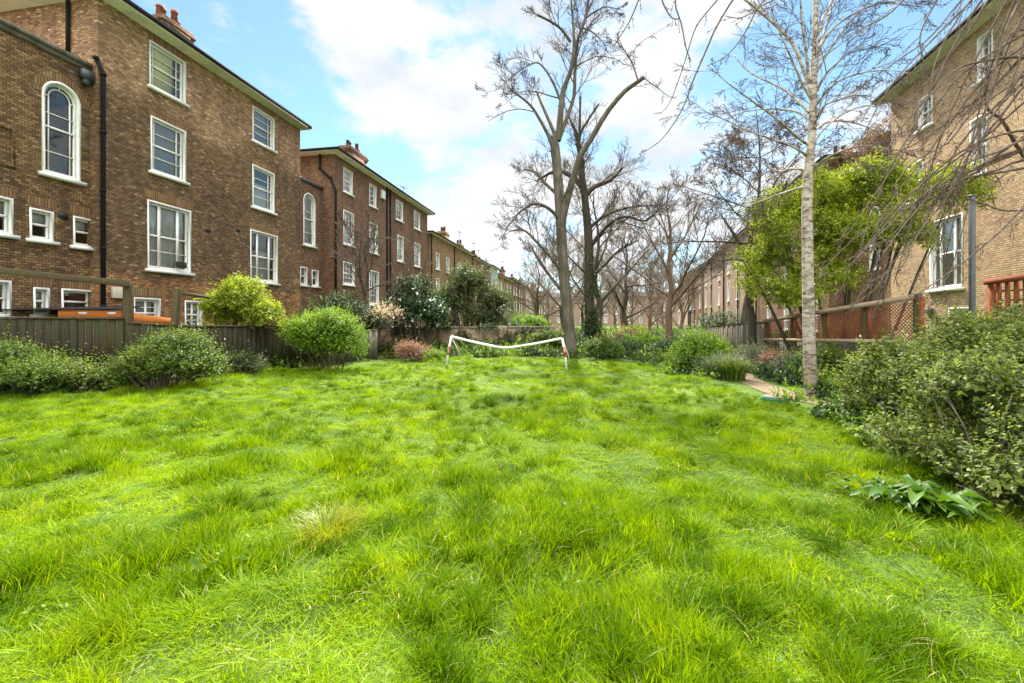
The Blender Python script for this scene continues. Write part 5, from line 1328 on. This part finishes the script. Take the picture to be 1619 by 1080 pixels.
tf = thing('trellis_fence', 'red brown lattice trellis fence with pale rails behind the birch', 'fence', (t0[0], t0[1], 0), ta)
zb0 = pD(1210, 537, 15.2)[2]; zb1 = pD(1440, 541, 9.9)[2]; ztA, ztB = t0[2], t1_[2]
npan = 4
for k in range(npan):
    xa = TW * k / npan; xb = TW * (k + 1) / npan; za = ztA + (ztB - ztA) * (k + .5) / npan
    lm = lattice(xb - xa - .1, zb0 + .05, za - .05)
    lm.V = [(x + xa + .05, y, z) for x, y, z in lm.V]; lm.build('lattice', MAT['orange_wood_y'], tf)
    if k: q = MB(); q.box(xa + .12, xa + .17, -.03, .03, zb0, za); q.build('slat', MAT['orange_wood_y'], tf)
for k in range(npan + 1):
    x = TW * k / npan; z = ztA + (ztB - ztA) * k / npan; q = MB(); q.box(x - .06, x + .06, -.02, .10, -.1, z + .08); q.build('post', MAT['timber_dark'], tf, bevel=.008)
q = MB(); q.box(TW + .07, TW + .15, -.02, .06, -.1, ztB + .02); q.build('post', MAT['orange_wood_y'], tf, bevel=.008)
q = MB(); q.bar((0, -.06, ztA), (TW, -.06, ztB), .06, .12); q.build('rail', MAT['timber_pale'], tf)
q = MB(); q.bar((0, -.06, zb0), (TW, -.06, zb1), .07, .11); q.build('rail', MAT['timber_pale'], tf)
# boards below the trellis
a_ = t0[:2] + (tv / TW) * .05; b_2 = t1_[:2]
nrm = np.array([math.sin(ta), -math.cos(ta)])
panel_fence('weathered grey boards under the red lattice trellis', a_ - nrm * .16, b_2 - nrm * .16, zb0 - .06, zb1 - .06, 'fence_grey', posts=2, rail=False)
panel_fence('weathered grey board fence between the leaning trunk and the red trellis', pD(1100, 520, 19.5), pD(1176, 512, 16.6), pD(1100, 520, 19.5)[2], pD(1176, 512, 16.6)[2], 'fence_grey', posts=4)
panel_fence('grey boards left of the red trellis with open timber posts', pD(1180, 515, 16.4), pD(1212, 510, 15.4), pD(1180, 512, 16.4)[2], pD(1210, 510, 15.4)[2], 'fence_grey', posts=3)
# slatted screen at the right edge
u0 = pD(1562, 446, 8.6); u1 = pD(1680, 430, 7.6); uv_ = (u1 - u0)[:2]; UW = float(np.linalg.norm(uv_))
sc_ = thing('slatted_screen', 'red brown timber screen with upright slats at the right picture edge', 'screen', (u0[0], u0[1], 0), math.atan2(uv_[1], uv_[0]))
q = MB(); q.bar((-.05, 0, u0[2]), (UW, 0, u1[2]), .07, .11); q.build('rail', MAT['orange_wood_y'], sc_)
zlow = pD(1562, 505, 8.6)[2]
q = MB(); q.bar((-.05, .03, zlow), (UW, .03, zlow), .05, .09); q.build('rail', MAT['orange_wood_y'], sc_)
for k in range(9):
    x = UW * k / 8; z = u0[2] + (u1[2] - u0[2]) * k / 8; q = MB(); w2 = .11 if k % 8 == 0 else .055
    q.box(x - w2 / 2, x + w2 / 2, .04, .04 + w2, -.1 if k % 8 == 0 else zlow - .1, z + (.07 if k % 8 == 0 else -.02)); q.build('post' if k % 8 == 0 else 'slat', MAT['orange_wood_y'], sc_)
for k in range(3):
    z = zlow + (u0[2] - zlow) * (k + 1) / 4; q = MB(); q.bar((0, .11, z), (UW, .11, z), .03, .03); q.build('slat', MAT['orange_wood_y'], sc_)

# green tub with grey lid on the lawn edge
p = pG(1226, 642)
tb = thing('garden_tub', 'low round green plastic tub with grey brown lid at the lawn edge by the path', 'tub', (p[0], p[1], float(ground_h(p[0], p[1]))))
q = MB(); q.tube([(0, 0, -.02), (0, 0, .03), (0, 0, .13), (0, 0, .145)], [.19, .21, .23, .235], 24); q.build('body', MAT['green_plastic'], tb, True)
q = MB(); q.tube([(0.01, 0, .146), (0.01, 0, .16), (0.01, 0, .175), (0.01, 0, .18)], [.215, .22, .19, .08], 24); q.build('lid', MAT['grey_lid'], tb, True)
q = MB(); q.tube([(0.2, .02, .05), (.32, .1, .12), (.36, .3, .06), (.2, .6, .03), (-.1, .8, .03)], .01, 8); q.build('hose', MAT['gutter'], tb, True)

# ------------------------------------------------------------------ grass
def blade_patch(name, n, size, hl, w, seed, lean=.5, mean_lean=(0, 0), mat='grass', weeds=0):
    r = np.random.default_rng(seed); S = 4
    x = r.normal(0, size * .45, n); y = r.normal(0, size * .45, n); a = r.uniform(0, 2 * PI, n)
    h = hl * r.uniform(.45, 1.15, n) * np.exp(-((x * x + y * y) / (size * size)) * .35)
    dx = np.cos(a) * lean * r.uniform(.2, 1.3, n) + mean_lean[0] + x / size * .5; dy = np.sin(a) * lean * r.uniform(.2, 1.3, n) + mean_lean[1] + y / size * .5
    wa = r.uniform(0, 2 * PI, n); sx = np.cos(wa) * w / 2; sy = np.sin(wa) * w / 2; ww = r.uniform(.7, 1.4, n)
    V = []
    for j in range(S + 1):
        t = j / S; L2 = np.sqrt(dx * dx + dy * dy) + 1e-6
        bend = t * t
        px = x + dx * h * bend; py = y + dy * h * bend; pz = h * (t - .30 * np.minimum(L2, 1.6) * t * t) - .01
        tp = (1 - t ** 1.6) * .95 + .05
        V.append(np.stack([px - sx * ww * tp, py - sy * ww * tp, pz], 1)); V.append(np.stack([px + sx * ww * tp, py + sy * ww * tp, pz], 1))
    V = np.stack(V, 1); k = 2 * (S + 1); i = np.arange(n)[:, None] * k
    Fc = np.concatenate([i + np.array([[2 * j, 2 * j + 1, 2 * j + 3, 2 * j + 2]]) for j in range(S)])
    me_o = new_obj(name, V.reshape(-1, 3), [Fc], MAT[mat], None, True, boxuv=False)
    COL.objects.unlink(me_o)
    return me_o

gcol = bpy.data.collections.new('grass tufts')     # not in the scene: only instanced by the lawn
VAR = [blade_patch('a0_tuft', 95, .15, .15, .0056, 1, .55), blade_patch('a1_tuft', 90, .14, .17, .006, 2, .5, (.35, -.2)), blade_patch('a2_tuft', 85, .17, .12, .0055, 3, .9, (-.2, -.3)),
       blade_patch('a3_tuft', 100, .16, .09, .005, 4, 1.0), blade_patch('a4_tuft', 80, .12, .20, .006, 5, .6, (.5, .1), 'grass_lush'),
       blade_patch('a5_tuft', 190, .10, .25, .0062, 6, .75, (.1, -.05), 'grass_lush'), blade_patch('a6_tuft', 170, .12, .21, .0062, 7, .9, (-.25, .1), 'grass_lush'),
       blade_patch('a8_tuft', 14, .18, .07, .0035, 8, 2.2, (.1, .1), 'straw')]
wd = foliage('a9_tuft', np.random.default_rng(66), [((0, 0, .05), (.09, .09, .05))], 7, 4, .042, .024, MAT['leaf_bright'], None, sprig_len=.06, shell=.2, low=0, zmin=-.01, six=True)
COL.objects.unlink(wd); VAR.append(wd)
for o in VAR: gcol.objects.link(o)

def inside(x, y, poly):
    c = np.zeros(len(x), bool); n = len(poly)
    for i in range(n):
        x0, y0 = poly[i]; x1, y1 = poly[(i + 1) % n]
        c ^= ((y0 > y) != (y1 > y)) & (x < (x1 - x0) * (y - y0) / (y1 - y0 + 1e-12) + x0)
    return c

def scatter(name, P, rot, sc, idx, coll):
    me = bpy.data.meshes.new(name); me.vertices.add(len(P)); me.vertices.foreach_set('co', np.asarray(P, np.float32).ravel())
    for nm, typ, dat, fld in (('rot', 'FLOAT_VECTOR', rot, 'vector'), ('scl', 'FLOAT_VECTOR', sc, 'vector'), ('idx', 'INT', idx, 'value')):
        at = me.attributes.new(nm, typ, 'POINT'); at.data.foreach_set(fld, np.asarray(dat, np.int32 if typ == 'INT' else np.float32).ravel())
    o = bpy.data.objects.new(name, me); COL.objects.link(o)
    g = bpy.data.node_groups.new(name, 'GeometryNodeTree')
    g.interface.new_socket('Geometry', in_out='INPUT', socket_type='NodeSocketGeometry'); g.interface.new_socket('Geometry', in_out='OUTPUT', socket_type='NodeSocketGeometry')
    gi = g.nodes.new('NodeGroupInput'); go = g.nodes.new('NodeGroupOutput')
    ci = g.nodes.new('GeometryNodeCollectionInfo'); ci.inputs[0].default_value = coll; ci.inputs['Separate Children'].default_value = True; ci.inputs['Reset Children'].default_value = True
    ip = g.nodes.new('GeometryNodeInstanceOnPoints'); ip.inputs['Pick Instance'].default_value = True
    def attr(nm, t):
        a = g.nodes.new('GeometryNodeInputNamedAttribute'); a.data_type = t; a.inputs[0].default_value = nm
        return [s for s in a.outputs if s.enabled and s.name == 'Attribute'][0]
    l = g.links.new; l(gi.outputs[0], ip.inputs['Points']); l(ci.outputs[0], ip.inputs['Instance'])
    l(attr('idx', 'INT'), ip.inputs['Instance Index'])
    er = g.nodes.new('FunctionNodeEulerToRotation'); l(attr('rot', 'FLOAT_VECTOR'), er.inputs[0]); l(er.outputs[0], ip.inputs['Rotation'])
    l(attr('scl', 'FLOAT_VECTOR'), ip.inputs['Scale']); l(ip.outputs[0], go.inputs[0])
    md = o.modifiers.new('scatter', 'NODES'); md.node_group = g
    return o

lawn = [tuple(pG(*q)[:2]) for q in ((-260, 640), (0, 630), (130, 626), (300, 606), (420, 590), (590, 576), (700, 568), (870, 566), (1000, 574), (1080, 592), (1150, 612), (1218, 638), (1310, 660), (1390, 715), (1480, 755), (1600, 775), (1740, 790))] + [(5.6, 2.9), (4.2, .3), (-4.5, .3), (-9, 3)]
r = np.random.default_rng(99)
def cloud(n, x0, x1, y0, y1): return r.uniform(x0, x1, n), r.uniform(y0, y1, n)
PX, PY = [], []
for dens, ya, yb, xa, xb in ((190, .4, 2.6, -4.4, 4.4), (130, 2.6, 4.5, -7, 4.8), (80, 4.5, 8, -12.5, 5), (46, 8, 12.5, -13, 5), (34, 12.5, 19, -11, 4)):
    n = int(dens * (yb - ya) * (xb - xa)); a, b = cloud(n, xa, xb, ya, yb); PX.append(a); PY.append(b)
PX = np.concatenate(PX); PY = np.concatenate(PY)
k = inside(PX, PY, lawn)
fx = PX * math.cos(YAW) + PY * math.sin(YAW); fz_ = -PX * math.sin(YAW) + PY * math.cos(YAW)
k &= (np.abs(fx) < fz_ * 1.28 + 1.0)
tub_xy = pG(1226, 642); k &= np.hypot(PX - tub_xy[0], PY - tub_xy[1]) > .36
PX, PY = PX[k], PY[k]; n = len(PX)
hmap = fbm(PX / .46, PY / .46, 41); hm2 = fbm(PX / 2.2, PY / 2.2, 43); hm3 = vnoise(PX / .24, PY / .24, 47)
hs = np.clip(.46 + 2.8 * (hmap - .47) + .9 * (hm3 - .5) + .7 * (hm2 - .47), .2, 1.35)
near = np.clip((9 - PY) / 7, 0, 1); hs = hs * (.60 + .30 * near)
PZ = ground_h(PX, PY)
lean_a = fbm(PX / .8, PY / .8, 51) * 12
rot = np.stack([np.cos(lean_a) * .3, np.sin(lean_a) * .3, r.uniform(0, 6.28, n)], 1)
wide = np.where(PY > 8, 1.45, np.where(PY > 4.5, 1.15, 1.0))
sc = np.stack([wide * r.uniform(.8, 1.2, n), wide * r.uniform(.8, 1.2, n), hs * r.uniform(.75, 1.25, n)], 1)
idx = np.where(hmap > .5, r.choice([0, 1, 4], n), r.choice([2, 3, 2, 1], n))
odd = r.random(n); sparse = fbm(PX / 1.4, PY / 1.4, 63); idx = np.where((odd < .10) & (sparse > .5), 7, np.where((odd > .975) & (sparse < .46), 8, idx))
# separate lush domes of longer grass standing out of the shorter sward
m = 4600; TX = r.uniform(-12, 5, m); TY = .7 + 18 * r.random(m) ** 1.3
kk = inside(TX, TY, lawn) & (fbm(TX / 2.0, TY / 2.0, 77) > .40); tk = pG(515, 858); kk &= np.hypot(TX - tk[0], TY - tk[1]) > .34; TX, TY = TX[kk], TY[kk]; m = len(TX)
ts = r.uniform(.5, 1.05, m) * (.70 + .26 * np.clip((9 - TY) / 7, 0, 1))
rot = np.concatenate([rot, np.stack([r.normal(0, .2, m), r.normal(0, .2, m), r.uniform(0, 6.28, m)], 1)])
sc = np.concatenate([sc, np.stack([ts, ts, ts * r.uniform(.75, 1.2, m)], 1)]); idx = np.concatenate([idx, r.choice([5, 6], m)])
PX = np.concatenate([PX, TX]); PY = np.concatenate([PY, TY]); PZ = ground_h(PX, PY)
gro = scatter('grass', np.stack([PX, PY, PZ], 1), rot, sc, idx, gcol); gro['kind'] = 'stuff'
print('grass tufts', n, m)

# yellowing tussock and a few more coarse clumps
def tussock(label, pos, n, ln, seed, mat='tussock'):
    o = strappy(label, (pos[0], pos[1], float(ground_h(pos[0], pos[1]))), n, ln, .005, mat, seed, .34, 'grass_tussock', 1.0); o['category'] = 'tussock'; return o
tussock('yellowing coarse grass tussock, the golden clump left of centre in the lawn', pG(515, 858) + np.array([0, 0, .0]), 640, .27, 5)

# low ground cover in the beds and beyond the lawn
cc = bpy.data.collections.new('ground cover leaves')
for i, (mt, L1, W1) in enumerate((('leaf_mid', .07, .04), ('leaf_dark', .07, .05), ('leaf_bright', .06, .035))):
    rr = np.random.default_rng(300 + i); o = foliage('b%d_cover' % i, rr, [((0, 0, .05), (.28, .28, .12))], 26, 6, L1, W1, MAT[mt], None, sprig_len=.12, shell=.2, low=-.1, zmin=-.01)
    COL.objects.unlink(o); cc.objects.link(o)
QX, QY = [], []
for dens, xa, xb, ya, yb in ((9, -9.5, 8, 17, 27), (7, 2, 8, 9, 17), (5, -15, -8.6, 6, 19), (9, 3.0, 7, 2.6, 9), (1.2, -13, 13, 27, 60)):
    a, b = cloud(int(dens * (xb - xa) * (yb - ya)), xa, xb, ya, yb); QX.append(a); QY.append(b)
QX = np.concatenate(QX); QY = np.concatenate(QY)
pp = np.array([q for q in pathpts]); dmin = np.full(len(QX), 9.0)
for i in range(len(pp) - 1):
    a, b = pp[i], pp[i + 1]; ab = b - a; t = np.clip(((QX - a[0]) * ab[0] + (QY - a[1]) * ab[1]) / (ab @ ab), 0, 1)
    dmin = np.minimum(dmin, np.hypot(QX - a[0] - ab[0] * t, QY - a[1] - ab[1] * t))
k = ~inside(QX, QY, lawn) & (dmin > np.where((QX < 4.6) & (QY > 8.5) & (QY < 13.5), .85, .5)) & (vnoise(QX / 1.3, QY / 1.3, 71) > .3); QX, QY = QX[k], QY[k]; n = len(QX)
s_ = r.uniform(.7, 1.5, n) * np.where(QY > 20, 1.5, 1)
gc = scatter('ground_cover', np.stack([QX, QY, ground_h(QX, QY) + .02], 1), np.stack([np.zeros(n), np.zeros(n), r.uniform(0, 6.28, n)], 1), np.stack([s_, s_, s_ * r.uniform(.6, 1.6, n)], 1), r.integers(0, 3, n), cc); gc['kind'] = 'stuff'

# ------------------------------------------------------------------ sky, sun, camera
SUN_AZ, SUN_EL = rad(-9), rad(48)      # azimuth from +Y towards +X
w = bpy.data.worlds.new('World'); scene.world = w; w.use_nodes = True
nt = w.node_tree; nt.nodes.clear()
out = nt.nodes.new('ShaderNodeOutputWorld')
sky = N(nt, 'ShaderNodeTexSky', sky_type='NISHITA'); sky.sun_disc = False
sky.sun_elevation = SUN_EL; sky.sun_rotation = SUN_AZ; sky.air_density = 1.0; sky.dust_density = .1; sky.ozone_density = 1.5
bg = N(nt, 'ShaderNodeBackground', Strength=.072)
hsv = N(nt, 'ShaderNodeHueSaturation', Saturation=.86, Value=1.12); L(nt, sky.outputs[0], hsv.inputs['Color']); L(nt, mixc(nt, 1.0, hsv.outputs[0], (.80, 1.04, 1.06), 'MULTIPLY'), bg.inputs[0])
tc = N(nt, 'ShaderNodeTexCoord'); dirn = tc.outputs['Generated']
sep = N(nt, 'ShaderNodeSeparateXYZ'); L(nt, dirn, sep.inputs[0])
mp = N(nt, 'ShaderNodeMapping'); L(nt, dirn, mp.inputs[0]); mp.inputs['Scale'].default_value = (1, 1, 1.9); mp.inputs['Location'].default_value = (.35, .1, .2)
f1n = N(nt, 'ShaderNodeTexNoise', Scale=4.6, Detail=11, Roughness=.6, Distortion=.1); L(nt, mp.outputs[0], f1n.inputs['Vector'])
dens = math_n(nt, 'MULTIPLY', math_n(nt, 'SUBTRACT', f1n.outputs['Fac'], .5), 5.2)
def blob(px, py, rad_, amp):
    d = ray(px, py); d = d / np.linalg.norm(d)
    vm = N(nt, 'ShaderNodeVectorMath', operation='DOT_PRODUCT'); L(nt, dirn, vm.inputs[0]); vm.inputs[1].default_value = tuple(d)
    mr = N(nt, 'ShaderNodeMapRange', interpolation_type='SMOOTHSTEP'); L(nt, vm.outputs['Value'], mr.inputs[0])
    mr.inputs[1].default_value = math.cos(rad_); mr.inputs[2].default_value = 1.0; mr.inputs[3].default_value = 0; mr.inputs[4].default_value = amp
    return mr.outputs[0]
tot = math_n(nt, 'ADD', dens, .16)
for b in ((650, 110, .22, .34), (900, 210, .4, .30), (740, 350, .2, .35), (1060, 300, .3, .25), (520, 5, .14, .45), (1300, 380, .4, .3), (545, 250, .14, -.7), (680, 272, .13, -.6), (600, 265, .12, -.5), (400, 120, .22, -.62), (300, 20, .3, -.35), (1190, 60, .20, -.55), (1420, 60, .26, -.45), (740, 0, .14, -.45)):
    tot = math_n(nt, 'ADD', tot, blob(*b))
for chan, a0, a1, amt in ((2, .6, .82, .8), (1, .1, -.4, .5)):      # unseen cloud added overhead and behind the camera to light the house fronts
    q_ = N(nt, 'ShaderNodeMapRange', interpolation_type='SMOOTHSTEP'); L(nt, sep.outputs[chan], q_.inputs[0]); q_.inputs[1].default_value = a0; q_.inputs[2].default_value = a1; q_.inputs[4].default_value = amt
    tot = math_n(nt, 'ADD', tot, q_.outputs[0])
mr = N(nt, 'ShaderNodeMapRange', interpolation_type='SMOOTHSTEP'); L(nt, tot, mr.inputs[0]); mr.inputs[1].default_value = -.25; mr.inputs[2].default_value = .65; mr.inputs[4].default_value = .97
hz = ramp(nt, sep.outputs[2], [(.0, (.7, .7, .7)), (.22, (0, 0, 0))])
cov = math_n(nt, 'MAXIMUM', mr.outputs[0], hz)
mp2 = N(nt, 'ShaderNodeMapping'); L(nt, dirn, mp2.inputs[0]); mp2.inputs['Location'].default_value = (.4, .1, .28); mp2.inputs['Scale'].default_value = (1, 1, 1.9)
f2n = N(nt, 'ShaderNodeTexNoise', Scale=4.2, Detail=7, Roughness=.55); L(nt, mp2.outputs[0], f2n.inputs['Vector'])
cc_ = ramp(nt, f2n.outputs['Fac'], [(.30, (.74, .80, .88)), (.44, (.90, .93, .97)), (.56, (1.03, 1.03, 1.03))])
bgc = N(nt, 'ShaderNodeBackground'); L(nt, cc_, bgc.inputs[0])
# added fill: unseen cloud overhead and at the rear brightened, greyer towards the horizon
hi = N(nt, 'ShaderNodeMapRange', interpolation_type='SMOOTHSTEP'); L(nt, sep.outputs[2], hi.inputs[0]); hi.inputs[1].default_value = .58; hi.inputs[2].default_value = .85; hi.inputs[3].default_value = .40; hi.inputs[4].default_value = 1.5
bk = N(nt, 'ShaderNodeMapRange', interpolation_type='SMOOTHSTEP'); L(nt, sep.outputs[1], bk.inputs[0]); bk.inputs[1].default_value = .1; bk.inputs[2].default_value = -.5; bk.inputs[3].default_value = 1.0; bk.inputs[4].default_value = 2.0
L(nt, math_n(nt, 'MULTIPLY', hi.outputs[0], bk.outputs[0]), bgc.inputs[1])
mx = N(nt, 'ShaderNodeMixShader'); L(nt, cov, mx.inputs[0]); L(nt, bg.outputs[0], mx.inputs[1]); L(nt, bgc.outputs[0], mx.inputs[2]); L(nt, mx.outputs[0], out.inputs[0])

sl = bpy.data.lights.new('sun', 'SUN'); sl.energy = 5.0; sl.angle = rad(1.5); sl.color = (1, .955, .88)
so = bpy.data.objects.new('sun', sl); COL.objects.link(so)
sd = Vector((math.sin(SUN_AZ) * math.cos(SUN_EL), math.cos(SUN_AZ) * math.cos(SUN_EL), math.sin(SUN_EL)))
so.rotation_euler = sd.to_track_quat('Z', 'Y').to_euler(); so.location = (0, 0, 40)

cam = bpy.data.cameras.new('camera'); co = bpy.data.objects.new('camera', cam); COL.objects.link(co)
cam.sensor_width = 36; cam.lens = 36 * F / 1619; cam.shift_y = (HOR - 540) / 1619; cam.clip_start = .05; cam.clip_end = 2000
co.location = (0, 0, EYE); co.rotation_euler = (PI / 2, 0, YAW)
scene.camera = co
vs = scene.view_settings; vs.view_transform = 'Standard'; vs.look = 'None'; vs.exposure = 1.38; vs.gamma = 1
scene.cycles.max_bounces = 8; scene.cycles.transparent_max_bounces = 12; scene.cycles.diffuse_bounces = 4
scene.cycles.use_denoising = True
